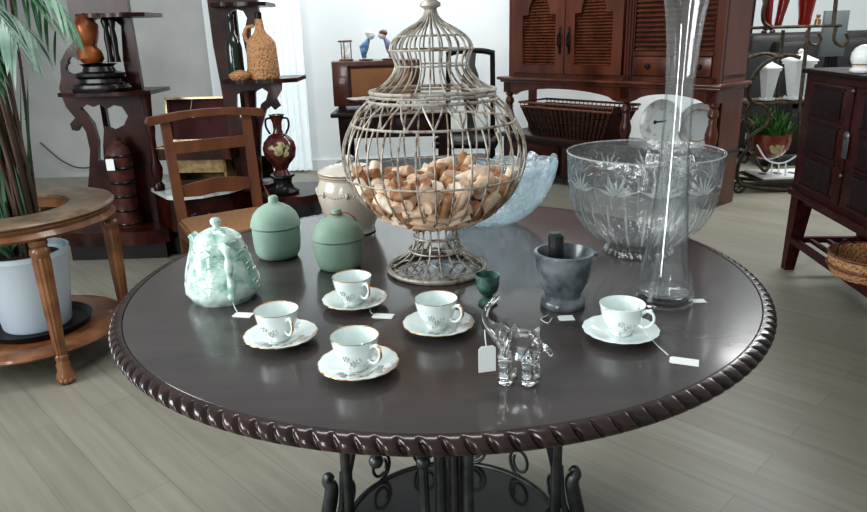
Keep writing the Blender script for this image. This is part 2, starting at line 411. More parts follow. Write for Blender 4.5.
# lower shelf and iron base
SZ = .15; SR = .245
b = NB(); lathe(b, [(0, SZ), (SR - .008, SZ), (SR - .004, SZ - .004), (SR - .006, SZ - .02), (0, SZ - .022)], 96); obj('lower_shelf', b, 'shelfwood', t)
b = NB(); tube(b, circ((0, 0), SR, 96, SZ - .002), .0075, 8, True); tube(b, circ((0, 0), SR + .012, 96, SZ - .05), .006, 8, True)
obj('shelf_ring', b, 'iron', t)
for k in range(4):      # outer posts with their curved braces and leaf legs
    a = PI / 2 * k
    ca, sa = math.cos(a), math.sin(a)
    b = NB()
    offs = [0] if k % 2 == 0 else [-.026, 0, .026]
    for o_ in offs:
        rr = .232
        p = (rr * ca - o_ * sa, rr * sa + o_ * ca)
        if k == 3 and o_ == 0: p = (p[0], p[1] + .012)
        tube(b, [(p[0], p[1], .12), (p[0], p[1], TZ - .06)], .0125 if k % 2 == 0 else .0105, 12)
    obj('post', b, 'iron', t)
    b = NB()
    tube(b, smoothpath([(.232 * ca, .232 * sa, .28), (.20 * ca, .20 * sa, .40), (.13 * ca, .13 * sa, .52), (.06 * ca, .06 * sa, .66)]), .008, 8)
    obj('brace', b, 'iron', t)
    b = NB()
    pts = smoothpath([(.262, 0, .285), (.272, 0, .292), (.276, 0, .278), (.268, 0, .262), (.272, 0, .23), (.285, 0, .17), (.30, 0, .09), (.33, 0, .02), (.36, 0, .012), (.372, 0, .028)])
    rs = [.005 + .012 * math.sin(PI * i / (len(pts) - 1)) for i in range(len(pts))]
    tube(b, [(p[0] * ca, p[0] * sa, p[2]) for p in pts], rs, 10)
    tube(b, smoothpath([(.24 * ca, .24 * sa, .30), (.25 * ca, .25 * sa, .2), (.285 * ca, .285 * sa, .13)]), .008, 8)
    obj('leg', b, 'iron', t)
for k in range(12):     # scrolls round the shelf
    a = 2 * PI * (k + .5) / 12
    if abs((math.degrees(a) % 90)) < 10: continue
    ex, ey = Vector((-math.sin(a), math.cos(a), 0)), Vector((0, 0, 1))
    c = Vector((SR * math.cos(a), SR * math.sin(a), SZ + .045))
    pts = []
    for i in range(40):
        th = -PI / 2 + 2 * PI * 1.35 * i / 39
        r_ = .040 * (1 - .45 * i / 39)
        pts.append(c + ex * (r_ * .8 * math.cos(th) * (1 if k % 2 else -1)) + ey * (r_ * math.sin(th)))
    b = NB(); tube(b, pts, .0042, 7); obj('scroll', b, 'iron', t)

for (px_, py_, yy, r_) in ((376, 461, 1.13, .0140), (423, 462, 1.085, .0135)):
    x_, z_ = AY(px_, py_, yy)
    b = NB(); ball(b, (x_ - TC[0], yy - TC[1], z_), r_, 16)
    tube(b, [(x_ - TC[0], yy - TC[1], z_), (x_ - TC[0] + .004, yy - TC[1] + .02, SZ)] if px_ > 400 else [(x_ - TC[0], yy - TC[1], z_), (x_ - TC[0] - .01, yy - TC[1] + .02, TZ - .05)], .0085, 8); obj('ball_finial', b, 'iron', t)
for o_ in t.children:
    if o_.name.split('.')[0] in ('post', 'brace', 'leg', 'scroll', 'lower_shelf', 'shelf_ring'): o_.location.x += .014
# ============================================================ WIRE CAGE WITH CORKS
CC = (.007, 1.354, TZ)
t = thing('wire_cage', 'large whitewashed wire globe cage with domed lid and finial on footed base', 'cage', CC)
b = NB(); tube(b, circ((0, 0), .097, 64, .006), .0058, 8, True); tube(b, circ((0, 0), .055, 48, .045), .002, 6, True); tube(b, circ((0, 0), .046, 48, .072), .002, 6, True)
obj('foot_ring', b, 'cage', t)
fp = smoothpath([(.092, 0, .012), (.078, 0, .020), (.058, 0, .034), (.047, 0, .052), (.042, 0, .078), (.046, 0, .096), (.054, 0, .108)], 4)
b = NB()
for k in range(17):
    a = 2 * PI * k / 17; tube(b, [(p.x * math.cos(a), p.x * math.sin(a), p.z) for p in fp], .0018, 5)
obj('foot_wires', b, 'cage', t)
b = NB()
for k in range(14):
    a = 2 * PI * k / 14
    pts = []
    for i in range(20):
        th = 2 * PI * i / 20
        rad = .075 + .017 * math.cos(th); w = .0175 * math.sin(th)
        z = .0135 + (.092 - rad) * .42
        pts.append((rad * math.cos(a) - w * math.sin(a), rad * math.sin(a) + w * math.cos(a), z))
    tube(b, pts, .0013, 5, True)
obj('foot_hoops', b, 'cage', t)
gp = smoothpath([(.054, 0, .107), (.088, 0, .114), (.118, 0, .127), (.141, 0, .147), (.158, 0, .171), (.170, 0, .198), (.1765, 0, .228), (.175, 0, .255), (.167, 0, .280), (.1565, 0, .300)], 4)
b = NB(); NW = 34
for k in range(NW):
    a = 2 * PI * (k + .5) / NW; tube(b, [(p.x * math.cos(a), p.x * math.sin(a), p.z) for p in gp], .0020, 5)
obj('globe_wires', b, 'cage', t)
b = NB()
for r_, z, w in ((.056, .108, .003), (.119, .128, .002), (.171, .200, .002), (.1565, .300, .0026), (.123, .341, .0032), (.1175, .350, .0028)):
    tube(b, circ((0, 0), r_, 72, z), w, 6, True)
for k in range(5): tube(b, [(-.054 * math.cos(PI * k / 5), -.054 * math.sin(PI * k / 5), .108), (.054 * math.cos(PI * k / 5), .054 * math.sin(PI * k / 5), .108)], .0018, 5)
obj('globe_rings', b, 'cage', t)
b = NB()
NZ = 40
for k in range(NZ):
    a0 = 2 * PI * k / NZ; a1 = a0 + 2 * PI / NZ
    p0 = (.1565, .300) if k % 2 == 0 else (.123, .341); p1 = (.123, .341) if k % 2 == 0 else (.1565, .300)
    tube(b, [(p0[0] * math.cos(a0), p0[0] * math.sin(a0), p0[1]), (.144 * math.cos((a0 + a1) / 2), .144 * math.sin((a0 + a1) / 2), .322), (p1[0] * math.cos(a1), p1[0] * math.sin(a1), p1[1])], .0019, 5)
obj('zigzag_band', b, 'cage', t)
lp = smoothpath([(.118, 0, .356), (.103, 0, .363), (.087, 0, .374), (.074, 0, .388), (.068, 0, .403), (.072, 0, .419), (.0765, 0, .431), (.0735, 0, .443), (.063, 0, .455), (.044, 0, .468), (.024, 0, .479), (.014, 0, .489), (.010, 0, .500)], 3)
b = NB()
for k in range(26):
    a = 2 * PI * (k + .3) / 26; tube(b, [(p.x * math.cos(a), p.x * math.sin(a), p.z) for p in lp], .0019, 5)
tube(b, circ((0, 0), .1185, 72, .357), .0034, 6, True); tube(b, circ((0, 0), .0785, 60, .431), .0022, 6, True)
tube(b, circ((0, 0), .0625, 48, .4555), .0018, 6, True); tube(b, circ((0, 0), .0685, 48, .403), .0018, 6, True)
lid = obj('lid', b, 'cage', t)
b = NB(); lathe(b, [(0, .486), (.011, .488), (.013, .494), (.009, .499), (.013, .503), (.0195, .507), (.019, .512), (.012, .517), (.009, .523), (.012, .528), (.010, .532), (.006, .538), (.013, .548), (.016, .558), (.012, .570), (0, .576)], 20)
obj('finial', b, 'cage', lid)

CK = [68,26,91,68,-74,0,40,59,91,-92,40,0,83,-53,99,-77,41,-49,-39,-29,91,-100,0,0,40,27,98,-26,79,-55,-8,10,91,87,-49,0,-50,22,91,78,-63,0,85,73,107,89,-7,44,36,-42,91,54,-84,0,81,44,95,66,-74,11,-10,44,91,-51,86,0,-34,-7,91,100,2,0,-36,44,91,-55,83,0,5,-18,91,94,33,0,51,-23,91,-60,80,0,107,10,104,77,-44,45,24,13,91,-58,81,0,-2,-44,91,97,24,0,14,-69,91,-62,-78,0,10,53,97,55,-69,-47,63,-3,99,46,-66,59,94,-11,122,-45,-82,-35,-26,90,120,82,56,10,-14,71,114,-81,-49,-31,89,-31,97,79,-41,45,-46,-51,91,100,-3,0,-30,10,113,-60,-80,-2,25,-67,113,-88,-41,24,71,10,115,-90,37,25,-25,-72,91,-98,-21,0,-57,56,114,-95,-30,2,107,41,109,-48,87,-9,17,-1,121,10,-16,98,122,-19,117,-49,-78,-40,43,82,95,-91,40,-3,-66,-42,113,-30,95,-5,7,90,95,36,-88,-33,5,-51,112,-74,-65,-18,-39,-100,131,91,19,-36,13,91,119,-33,85,41,35,-14,112,80,60,8,-67,-70,98,76,-65,-4,-33,-75,115,75,65,-12,36,-48,128,3,-76,65,-82,35,118,83,-41,-38,30,-99,129,-59,-71,38,64,-32,114,90,-44,-3,80,31,117,92,-40,2,57,-66,118,-19,-96,20,-90,61,132,80,45,-40,-85,10,117,75,-50,-44,76,62,126,-61,63,48,-23,-93,97,-96,-15,22,-9,118,111,99,11,3,103,-46,122,72,-30,-63,-42,101,134,-88,-47,-2,-27,-45,114,-94,-35,3,-36,39,114,-93,-26,-26,-87,-66,118,-46,-62,-64,33,106,106,-95,31,1,46,65,113,98,-18,-5,-1,-90,119,93,-31,21,15,-98,99,81,53,-25,-68,-4,91,-6,-100,0,113,-26,144,49,-12,86,36,44,113,99,-16,2,69,-71,99,-77,42,-48,40,93,127,-66,66,37,122,-5,151,43,-19,88,-69,-82,117,-54,-55,-63,-85,-42,97,-77,-45,46,35,24,125,81,30,51,45,-83,97,-56,69,-45,43,-110,112,96,4,29,118,17,128,-93,19,33,-15,87,95,-36,88,30,86,35,146,-55,82,-16,54,116,122,-93,37,-7,6,54,124,-76,-63,-16,75,-104,122,-1,-75,66,75,93,114,86,-5,50,-14,123,133,-27,84,-47,-86,35,96,-34,88,33,53,-35,136,37,-93,2,94,-8,96,81,-41,43,1,-19,125,-12,27,95,48,51,135,-97,23,12,-91,-26,120,22,94,-24,-41,-87,150,70,-50,51,74,17,137,62,-78,-1,-11,-60,132,90,-42,-6,-41,83,96,-56,72,41,-5,3,122,-18,-33,-93,-22,-15,122,4,-34,-94,-26,-114,110,-98,-2,20,-90,-8,94,5,100,-5,-51,-18,113,63,-77,11,39,76,142,-89,-3,-46,-106,30,106,33,-88,-35,109,78,130,-41,88,24,-117,38,132,66,-63,41,-94,-56,144,83,54,14,50,-103,140,-63,-61,48,-64,60,93,42,90,12,129,39,131,58,-61,55,-51,17,122,-39,-23,-89,4,25,120,36,25,90,-14,-111,138,-84,-27,47,-96,65,110,86,23,-46,-66,81,115,-50,40,-77,106,-72,122,-79,-38,-49,-57,63,142,-93,-17,33,-47,114,153,92,37,10,-22,69,136,31,90,31,-95,6,143,-38,74,56,58,33,157,-93,-4,-37,-110,-13,106,0,-100,7,82,-24,140,-60,-71,-37,-53,-57,135,89,-42,-19,-4,-133,145,58,77,25,101,-4,160,-29,72,-63,77,-70,128,-25,-91,34,3,-125,119,88,33,-33,45,-126,128,-94,-6,-32,26,-75,145,-48,-46,-75,15,75,160,16,-76,-63,-117,12,123,48,-77,42,-54,108,114,94,29,-18,5,89,142,2,91,41,-114,-53,120,34,-94,9,-50,125,130,95,26,-16,-102,-87,129,79,-40,-46,-75,-83,142,40,-82,-40,99,53,137,-8,84,54,-20,22,136,49,87,4,-40,44,146,-36,44,82,-14,-82,139,91,-36,22,33,1,150,-18,96,23,87,115,145,23,41,88,-72,-21,133,-20,-96,18,-99,85,125,-82,-40,40,-47,-126,151,-26,-93,-24,-46,85,153,97,23,1,21,40,151,-40,52,-75,58,-4,131,-78,59,20,13,132,128,-72,47,51,35,91,159,75,-7,66,-6,125,157,92,-12,-37,-84,84,142,82,42,-38,32,125,142,-53,-78,34,-109,-30,137,18,94,-29,133,-67,157,-51,-21,-83,73,90,140,-92,36,-16,-68,40,136,-88,5,48,-61,-105,116,-57,-46,68,104,-91,136,-74,-41,-53,116,16,160,55,14,-82,113,95,153,-65,76,-2,-131,-10,126,40,-84,-37,18,-37,136,28,96,-6,122,41,154,92,22,33,-40,-33,136,99,-2,-13,53,117,145,-53,-81,25,18,-142,144,22,-44,87,133,-32,133,-45,-78,-43,-111,-49,162,-81,-59,9,63,3,154,73,-69,-4,132,66,153,-25,-44,-86,-120,58,146,-31,68,-67,59,-77,148,-34,75,-57,11,148,155,-77,33,54,-50,-2,141,-33,62,71,-63,36,158,62,-63,-46,-25,142,147,99,17,0,-5,-41,146,-7,27,-96,-5,58,155,12,32,94,-90,105,137,81,41,-41,-10,-113,164,-14,91,-40,-122,9,151,3,98,18,7,-73,158,14,89,-43,-74,18,145,-31,7,95,114,104,174,67,-74,1,-133,45,168,69,-69,21,61,-37,158,24,94,-26,6,14,153,-29,96,4,83,5,171,24,-77,59,143,10,145,-28,-74,-61,-24,31,157,76,62,20,20,-98,154,90,34,27,-39,-129,130,-92,37,-12,-138,-27,140,38,-84,-39,-39,-72,167,18,54,-82,91,-76,146,40,84,-38,-27,-20,153,99,-8,-9,-84,-29,156,-52,59,-62,-68,-13,154,-58,80,-12,-67,-115,149,-18,-79,-58,-67,131,152,79,56,25,-86,-126,167,-15,41,-90,-126,-68,145,-6,79,-60,48,-141,156,-58,18,-79,-137,32,141,-2,91,42,116,35,178,-100,4,-6,-145,-39,158,40,-83,-38,52,-83,175,91,-33,25,-24,2,158,91,1,-42,-95,-105,142,80,-39,-46,-47,29,174,8,97,22,-86,106,159,-73,69,1,-16,-74,162,-14,-77,63,149,41,174,-22,96,20,68,-119,151,-7,-100,-2,101,-107,152,78,37,50,151,-15,166,-25,29,-92,72,75,158,-58,73,36,103,55,164,92,37,16,130,-84,174,41,27,87,-115,95,158,16,67,72,-26,60,166,24,-59,77,-68,69,168,78,-60,20,5,-17,162,33,-70,-64,67,94,182,82,-58,-3,-152,19,169,-26,-57,78,-57,-143,169,-81,42,-40,-30,-137,162,5,-76,-64,42,29,175,-18,-98,-12,47,-114,168,42,87,-24,-130,80,167,17,65,74,-93,47,157,37,91,18,-107,-61,181,65,76,5,-40,139,170,-43,-89,17,95,-120,170,-74,-43,-53,-13,93,159,41,-91,7,-115,-22,159,-69,-70,-17,47,56,157,98,6,-20,-39,-43,156,99,-3,-14,116,-50,153,-33,-5,-94,85,-47,150,76,63,16,93,86,162,64,-77,-1,-62,-74,161,17,88,-44,80,-33,170,32,87,-37,44,132,160,46,83,-31,-97,23,173,90,41,18,31,-37,158,-71,-70,-1,-10,-153,167,82,8,-57,-62,0,173,-75,65,12,-31,-53,176,-99,9,14,-53,-110,174,42,88,-22,-16,19,175,79,-52,-33,-114,-102,168,66,-75,0,-18,-20,175,26,-95,-19,9,-43,176,48,88,-5,-149,-1,159,31,57,-76,-56,109,174,-95,31,-7,-102,79,168,53,77,36,144,-43,160,-42,-25,-87,68,138,170,-30,38,87,9,43,173,-66,-74,10,143,9,173,97,-15,-19,31,-59,174,75,66,-3,20,6,172,30,-95,-9,-9,142,179,43,-89,13,-40,83,175,-100,1,3,14,107,171,-98,2,-19,-77,-57,170,81,38,45,-130,3,172,0,-99,-17,69,-128,178,6,-95,30,27,142,171,-66,-75,-1,93,-95,171,82,49,28,-150,47,186,-27,-96,-13,23,-153,176,-94,-20,27,20,-102,176,97,12,21,102,-64,165,58,-71,-40,-87,-8,172,-36,83,-41,-96,-84,160,74,-67,-5,-51,-30,177,-98,-8,17,41,70,176,-99,4,12,-116,-34,179,88,47,5,116,-30,177,-90,-44,0,69,-66,172,-75,32,57,62,19,180,13,94,32,-84,-108,181,-78,-39,49,-73,136,174,-82,-51,-27,72,112,168,50,50,70,76,60,175,76,65,2,20,-126,163,-47,-32,83,52,-16,172,-48,76,-44,-140,-65,174,44,-89,-14]
b = NB(); lathe(b, [(0, -.0215), (.0108, -.0215), (.0115, -.0205), (.0115, .0205), (.0108, .0215), (0, .0215)], 12); c0 = obj('cork', b, 'cork', smooth=50)
cm = [c0.data]
for mm in ('cork2', 'cork3'):
    q = c0.data.copy(); q.materials.clear(); q.materials.append(M[mm]); cm.append(q)
CK = [CK[i * 6:i * 6 + 6] for i in range(len(CK) // 6)]
CK = [q for q in CK if q[2] < 150 or (q[2] < 172 and random.random() < .6)]
for i, (x, y, z, dx, dy, dz) in enumerate(CK):
    c = c0 if i == 0 else c0.copy()
    if i: col.objects.link(c)
    c.data = cm[random.choice((0, 0, 1, 1, 2))]
    c.location = (CC[0] + x / 1000 * .965, CC[1] + y / 1000 * .965, CC[2] + z / 1000 + .0225)
    c.rotation_mode = 'QUATERNION'; c.rotation_quaternion = Vector((dx, dy, dz)).to_track_quat('Z', 'Y')
    tag(c, 'bottle cork lying in the heap inside the wire cage', 'cork', 'corks heaped inside the wire cage')

# ============================================================ CUPS AND SAUCERS
def saucer_bm():
    b = NB()
    def rm(a, z): return 1 + (.022 * abs(math.sin(a * 8)) if z > .009 else 0)
    lathe(b, [(0, .003), (.022, .003), (.026, .0045), (.045, .0085), (.0615, .0135), (.0620, .0142), (.0610, .0146), (.046, .0110), (.028, .0068), (.022, .0060), (0, .0060)], 96, rmod=rm)
    lathe(b, [(0, .0), (.024, .0), (.025, .004), (0, .004)], 48)
    return b
def cup_bm():
    b = NB()
    lathe(b, [(0, .002), (.017, .0), (.0175, .004), (.0165, .007), (.023, .013), (.029, .022), (.0325, .032), (.0345, .042), (.0360, .049), (.0352, .0495), (.0335, .042), (.0310, .030), (.025, .017), (.015, .0105), (0, .0095)], 48)
    return b
def make_cup(gold=True, name='teacup'):
    c = thing(name, '', 'cup'); c.scale = (.97, .97, 1)
    obj('cup_body', cup_bm(), 'cupdecal', c)
    b = NB()
    pts = smoothpath([(.033, 0, .040), (.041, 0, .045), (.050, 0, .042), (.052, 0, .032), (.045, 0, .022), (.036, 0, .018), (.028, 0, .020)], 5)
    tube(b, pts, [.0030 - .0008 * math.sin(PI * i / (len(pts) - 1)) for i in range(len(pts))], 8)
    ball(b, (.046, 0, .046), .0035, 8)
    h = obj('handle', b, 'china', c)
    if gold:
        b = NB(); tube(b, [p + Vector((.0022 if p.x > .04 else 0, 0, .0012)) for p in pts], .0017, 6); obj('gold_line', b, 'gold', h)
    if gold:
        b = NB(); tube(b, circ((0, 0), .0356, 64, .0494), .0007, 5, True); obj('gold_rim', b, 'gold', c)
    # painted spray of flowers and a small dark mark on the wall of the cup
    b = NB()
    for (aa, zz, rr) in ((-.9, .018, .006), (-.6, .022, .004), (-1.2, .026, .004)):
        for q in range(5):
            an = aa + .13 * math.cos(q * 1.256); z2 = zz + .004 * math.sin(q * 1.256)
            r_ = .0235 + (z2 - .013) * .60
            ball(b, (r_ * math.cos(an), r_ * math.sin(an), z2), rr * .5, 6, (.5, .5, 1))
    obj('painted_flower', b, 'jarmid', c)
    return c
def make_saucer(gold=True):
    s = thing('saucer', '', 'saucer'); s.scale = (.925, .925, 1)
    obj('dish', saucer_bm(), 'saucer', s)
    b = NB()
    for q in range(9):
        an = R(-118 + 14 * q); rr = .040 + .007 * math.sin(q * 2.3)
        ball(b, (rr * math.cos(an), rr * math.sin(an), .0105 + (rr - .040) * .30), .0062, 8, (1, .8, .16))
    obj('painted_flower', b, 'jarmid', s)
    if gold:
        b = NB(); tube(b, [((.0618 * (1 + .022 * abs(math.sin(a * 8)))) * math.cos(a), (.0618 * (1 + .022 * abs(math.sin(a * 8)))) * math.sin(a), .0142) for a in [2 * PI * i / 192 for i in range(192)]], .0008, 5, True)
        obj('gold_rim', b, 'gold', s)
    return s
S0 = make_saucer(); C0 = make_cup()
places = [(AZ(281, 335, .771), 'left of the table beside the mint teapot', 'leftmost', -52),
          (AZ(355, 299.5, .771), 'in front of the green jars, with a string tag hanging', 'farthest back', -50),
          (AZ(358.5, 363.5, .771), 'nearest the table front edge', 'front', -42),
          (AZ(438.5, 323.5, .771), 'just in front of the wire cage and left of the green goblet', 'cage-side', -38)]
slab = ['gold rimmed white saucer beside the mint teapot, leftmost on the table',
        'gold rimmed white saucer in front of the olive green jar, farthest back',
        'gold rimmed white saucer nearest the front edge of the table',
        'gold rimmed white saucer in front of the cage foot, left of the green goblet']
clab = ['gold rimmed white teacup on the saucer beside the mint teapot',
        'gold rimmed white teacup with a string tag, in front of the olive green jar',
        'gold rimmed white teacup standing nearest the front edge of the table',
        'gold rimmed white teacup in front of the cage foot, left of the green goblet']
for i, ((x, y), _, _, rz) in enumerate(places):
    if i == 0: s, c = S0, C0
    else: s, c = dup(S0, (0, 0, 0)), dup(C0, (0, 0, 0))
    s.location = (x, y, TZ); s.rotation_euler.z = R((0, 15, -10, 8)[i]); s['label'] = slab[i]; s['group'] = 'gold rimmed saucers'
    c.location = (x - .003, y - .002, TZ + .0065); c.rotation_euler.z = R(rz); c['label'] = clab[i]; c['group'] = 'gold rimmed teacups'
s = thing('saucer', 'plain rimmed white saucer in front of the tall glass vase', 'saucer', (*AZ(620.5, 330, .771), TZ)); s.scale = (.93, .93, 1); obj('dish', saucer_bm(), 'china', s)
c = make_cup(False); c.location = (*AZ(621, 330, .771), TZ + .0065); c.rotation_euler.z = R(-38)
c['label'] = 'white teacup with dark floral decoration in front of the tall glass vase'

# ============================================================ CERAMICS
def jar(x, y, rz, m, label, s=1.0):
    t = thing('lidded_jar', label, 'jar', (x, y, TZ), rz); t.scale = (1, 1, s)
    b = NB(); lathe(b, [(0, .0), (.034, 0), (.042, .004), (.048, .015), (.0505, .035), (.0515, .060), (.0512, .072), (.0495, .0735), (.049, .0735), (.048, .03), (.04, .01), (0, .008)], 48); obj('body', b, m, t)
    b = NB(); lathe(b, [(.048, .0750), (.0525, .0750), (.0542, .0775), (.0535, .081), (.0515, .090), (.046, .104), (.036, .116), (.024, .124), (.014, .128), (.0105, .132), (.0105, .142), (.008, .1455), (0, .1455)], 48); obj('lid', b, m, t)
    return t
j1 = jar(-.341, 1.472, 0, 'celadon', 'pale green lidded jar with a thin stick poking from its knob', .94)
b = NB(); tube(b, [(-.006, 0, .140), (-.016, 0, .168)], .0018, 6); obj('incense_stick', b, 'copper', j1)
j2 = jar(-.195, 1.385, .4, 'celadon2', 'olive green lidded jar in front of the cream crock, cord on its knob', .86)
b = NB(); tube(b, circ((0, 0), .0115, 20, .134), .0012, 5, True); tube(b, smoothpath([(.011, 0, .134), (.022, -.004, .133), (.030, -.01, .126), (.038, -.012, .113)], 4), .0014, 5); obj('cord', b, 'copper', j2)

t = thing('ceramic_crock', 'cream lidded crock with brown lines and raised swags behind the jars', 'crock', (-.196, 1.665, TZ)); t.scale = (1.07, 1.07, .97)
b = NB(); lathe(b, [(0, 0), (.048, 0), (.052, .003), (.050, .010), (.053, .022), (.066, .055), (.074, .090), (.0755, .112), (.070, .130), (.0665, .138), (.070, .143), (.070, .149), (.066, .150), (.066, .135), (.06, .06), (0, .01)], 56); obj('body', b, 'crock', t)
b = NB(); lathe(b, [(.068, .150), (.071, .152), (.070, .156), (.055, .164), (.030, .171), (.010, .174), (.007, .178), (.012, .183), (.012, .189), (.007, .193), (0, .194)], 48); obj('lid', b, 'crock', t)
b = NB()
for z, r_ in ((.1535, .0712), (.146, .0707)): tube(b, circ((0, 0), r_, 56, z), .0013, 5, True)
obj('brown_line', b, 'crockline', t)
b = NB()
for k in range(8):
    a0 = 2 * PI * k / 8
    for i in range(9):
        a = a0 + 2 * PI / 8 * i / 8; z = .112 - .010 * math.sin(PI * i / 8)
        ball(b, (.0752 * math.cos(a), .0752 * math.sin(a), z), .0022, 6)
    ball(b, (.0755 * math.cos(a0), .0755 * math.sin(a0), .108), .0045, 8, (1, 1, 1.8))
obj('raised_swag', b, 'crock', t)

t = thing('teapot', 'pale mint embossed teapot with conical body at the left of the table', 'teapot', (-.394, 1.232, TZ), R(-62))
b = NB()
lathe(b, [(0, 0), (.056, 0), (.059, .004), (.063, .010), (.068, .018), (.068, .026), (.0635, .044), (.0565, .070), (.0485, .096), (.0425, .110), (.0425, .113), (.036, .115), (.034, .11), (0, .10)], 64, rmod=lambda a, z: 1 + .008 * math.sin(a * 7 + z * 90) + .006 * math.sin(a * 13 - z * 160))
for k in range(64):      # raised leaves and scrolls
    a = random.uniform(0, 2 * PI); z = random.uniform(.02, .1); r_ = .0665 - max(0, z - .022) * .275
    pts = [((r_ + .001) * math.cos(a + .28 * math.cos(th) * (1 - th / 9)), (r_ + .001) * math.sin(a + .28 * math.cos(th) * (1 - th / 9)), z + .010 * math.sin(th) * (1 - th / 9)) for th in [i * .5 for i in range(13)]]
    tube(b, pts, .0016, 5)
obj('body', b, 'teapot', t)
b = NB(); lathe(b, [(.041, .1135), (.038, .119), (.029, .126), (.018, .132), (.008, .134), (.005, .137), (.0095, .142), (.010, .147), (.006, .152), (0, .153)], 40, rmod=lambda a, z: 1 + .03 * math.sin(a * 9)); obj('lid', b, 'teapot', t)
b = NB()
sa_ = R(232)
pts = smoothpath([(r_ * math.cos(sa_), r_ * math.sin(sa_), z_) for r_, z_ in ((.056, .024), (.056, .045), (.050, .070), (.044, .095), (.044, .112), (.050, .121))], 5)
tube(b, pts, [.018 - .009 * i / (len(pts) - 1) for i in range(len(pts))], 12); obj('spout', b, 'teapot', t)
b = NB(); pts = smoothpath([(.040, 0, .103), (.054, 0, .112), (.068, 0, .104), (.073, 0, .082), (.072, 0, .056), (.078, 0, .034), (.070, 0, .022), (.062, 0, .022)], 5)
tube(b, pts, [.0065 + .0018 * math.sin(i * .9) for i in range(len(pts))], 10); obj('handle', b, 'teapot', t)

# mortar and pestle, goblet
t = thing('stone_mortar', 'grey marble mortar bowl on a round foot beside the tall vase', 'mortar', (.224, 1.142, TZ))
b = NB(); lathe(b, [(0, 0), (.037, 0), (.039, .003), (.039, .010), (.036, .014), (.031, .018), (.031, .022), (.037, .034), (.044, .052), (.0475, .070), (.0485, .072), (.049, .088), (.0515, .094), (.0510, .098), (.046, .099), (.041, .088), (.036, .06), (.02, .04), (0, .036)], 56)
box(b, (.044, -.008, .088), (.058, .008, .096), bev=.003); obj('bowl', b, 'stone', t)
b = NB(); mt = Matrix.Translation((.0, 0, .0)) @ Matrix.Rotation(R(-3), 4, 'Y')
lathe(b, [(0, .045), (.014, .046), (.018, .056), (.0150, .075), (.0130, .10), (.0135, .118), (.0135, .126), (.009, .131), (0, .132)], 24, mtx=mt)
tag(obj('pestle', b, 'stonedark', mtx=Matrix.Translation((.216, 1.145, TZ + .0))), 'dark stone pestle standing in the grey marble mortar', 'pestle')
t = tag(obj('stone_goblet', (lambda b: (lathe(b, [(0, 0), (.0165, 0), (.0175, .003), (.012, .008), (.0085, .013), (.0095, .017), (.017, .024), (.0205, .034), (.0215, .048), (.0218, .055), (.0198, .055), (.019, .04), (.012, .026), (0, .023)], 40), b)[1])(NB()), 'greenstone'), 'small dark green marbled stone goblet between cage and mortar', 'goblet')
t.location = (.094, 1.157, TZ)
# ============================================================ GLASS
# tall trumpet vase
b = NB()
out = [(0, 0), (.046, 0), (.0485, .003), (.049, .012), (.046, .030), (.0405, .060), (.0355, .095), (.031, .14), (.0265, .20), (.0235, .26), (.022, .32), (.0222, .37), (.025, .43), (.030, .48), (.038, .525), (.049, .565), (.060, .590)]
inn = [(.058, .5905), (.047, .566), (.036, .526), (.028, .481), (.023, .43), (.0202, .37), (.020, .32), (.0215, .26), (.0245, .20), (.029, .14), (.0335, .095), (.0385, .060), (.0440, .030), (.0450, .014), (.040, .009), (0, .008)]
lathe(b, out + inn, 64)
v = obj('glass_wall', b, 'glass')
vv = thing('glass_vase', 'very tall clear glass trumpet vase on the right of the table', 'vase', (.402, 1.146, TZ)); v.parent = vv
b = NB(); tube(b, circ((0, 0), .0470, 64, .0030), .0026, 8, True); obj('base_ring', b, 'crystal', vv)
b = NB(); lathe(b, [(0, .0085), (.030, .009), (.0405, .0125), (.0445, .019), (.0432, .020), (.039, .0145), (.028, .011), (0, .0105)], 48); obj('thick_base', b, 'crystal', vv)
b = NB(); tube(b, circ((0, 0), .0592, 64, .5905), .0014, 6, True); obj('rim', b, 'crystal', vv)
# cut crystal bowl
t = thing('crystal_bowl', 'large round cut crystal punch bowl behind the tall vase', 'bowl', (.440, 1.432, TZ)); t.scale = (.96, .96, 1.0)
def flut(a, z):
    if .028 < z < .135:
        e = min(1, (z - .028) / .012, (.135 - z) / .012)
        return 1 - .026 * e * abs(math.cos(a * 13)) ** 3 + .004 * e * math.sin(z * 420) * abs(math.sin(a * 13))
    return 1
prof_o = [(0, 0), (.072, 0), (.076, .004), (.074, .009), (.066, .014), (.074, .022), (.080, .026), (.094, .034), (.105, .042), (.116, .052), (.126, .062), (.135, .073), (.142, .085), (.148, .097), (.152, .110), (.155, .122), (.157, .135), (.1595, .165), (.1615, .190), (.1635, .214), (.1625, .218)]
prof_i = [(.1585, .218), (.1565, .190), (.1545, .165), (.149, .122), (.1365, .085), (.118, .060), (.092, .040), (.060, .028), (.035, .020), (0, .018)]
b = NB(); lathe(b, prof_o + prof_i, 260, rmod=lambda a, z: flut(a, z)); obj('bowl', b, 'cutglass', t, smooth=25)
b = NB()
for k in range(24):
    a = 2 * PI * k / 24; tube(b, [(.068 * math.cos(a), .068 * math.sin(a), .0135), (.0758 * math.cos(a + .06), .0758 * math.sin(a + .06), .0045)], .0016, 5)
obj('cut_foot', b, 'frost', t)
b = NB(); tube(b, circ((0, 0), .163, 96, .2165), .0015, 6, True); obj('cut_rim', b, 'frost', t)
def rat(z):
    for (r0, z0), (r1, z1) in zip(prof_o[4:], prof_o[5:]):
        if z0 <= z <= z1: return r0 + (r1 - r0) * (z - z0) / (z1 - z0)
    return .16
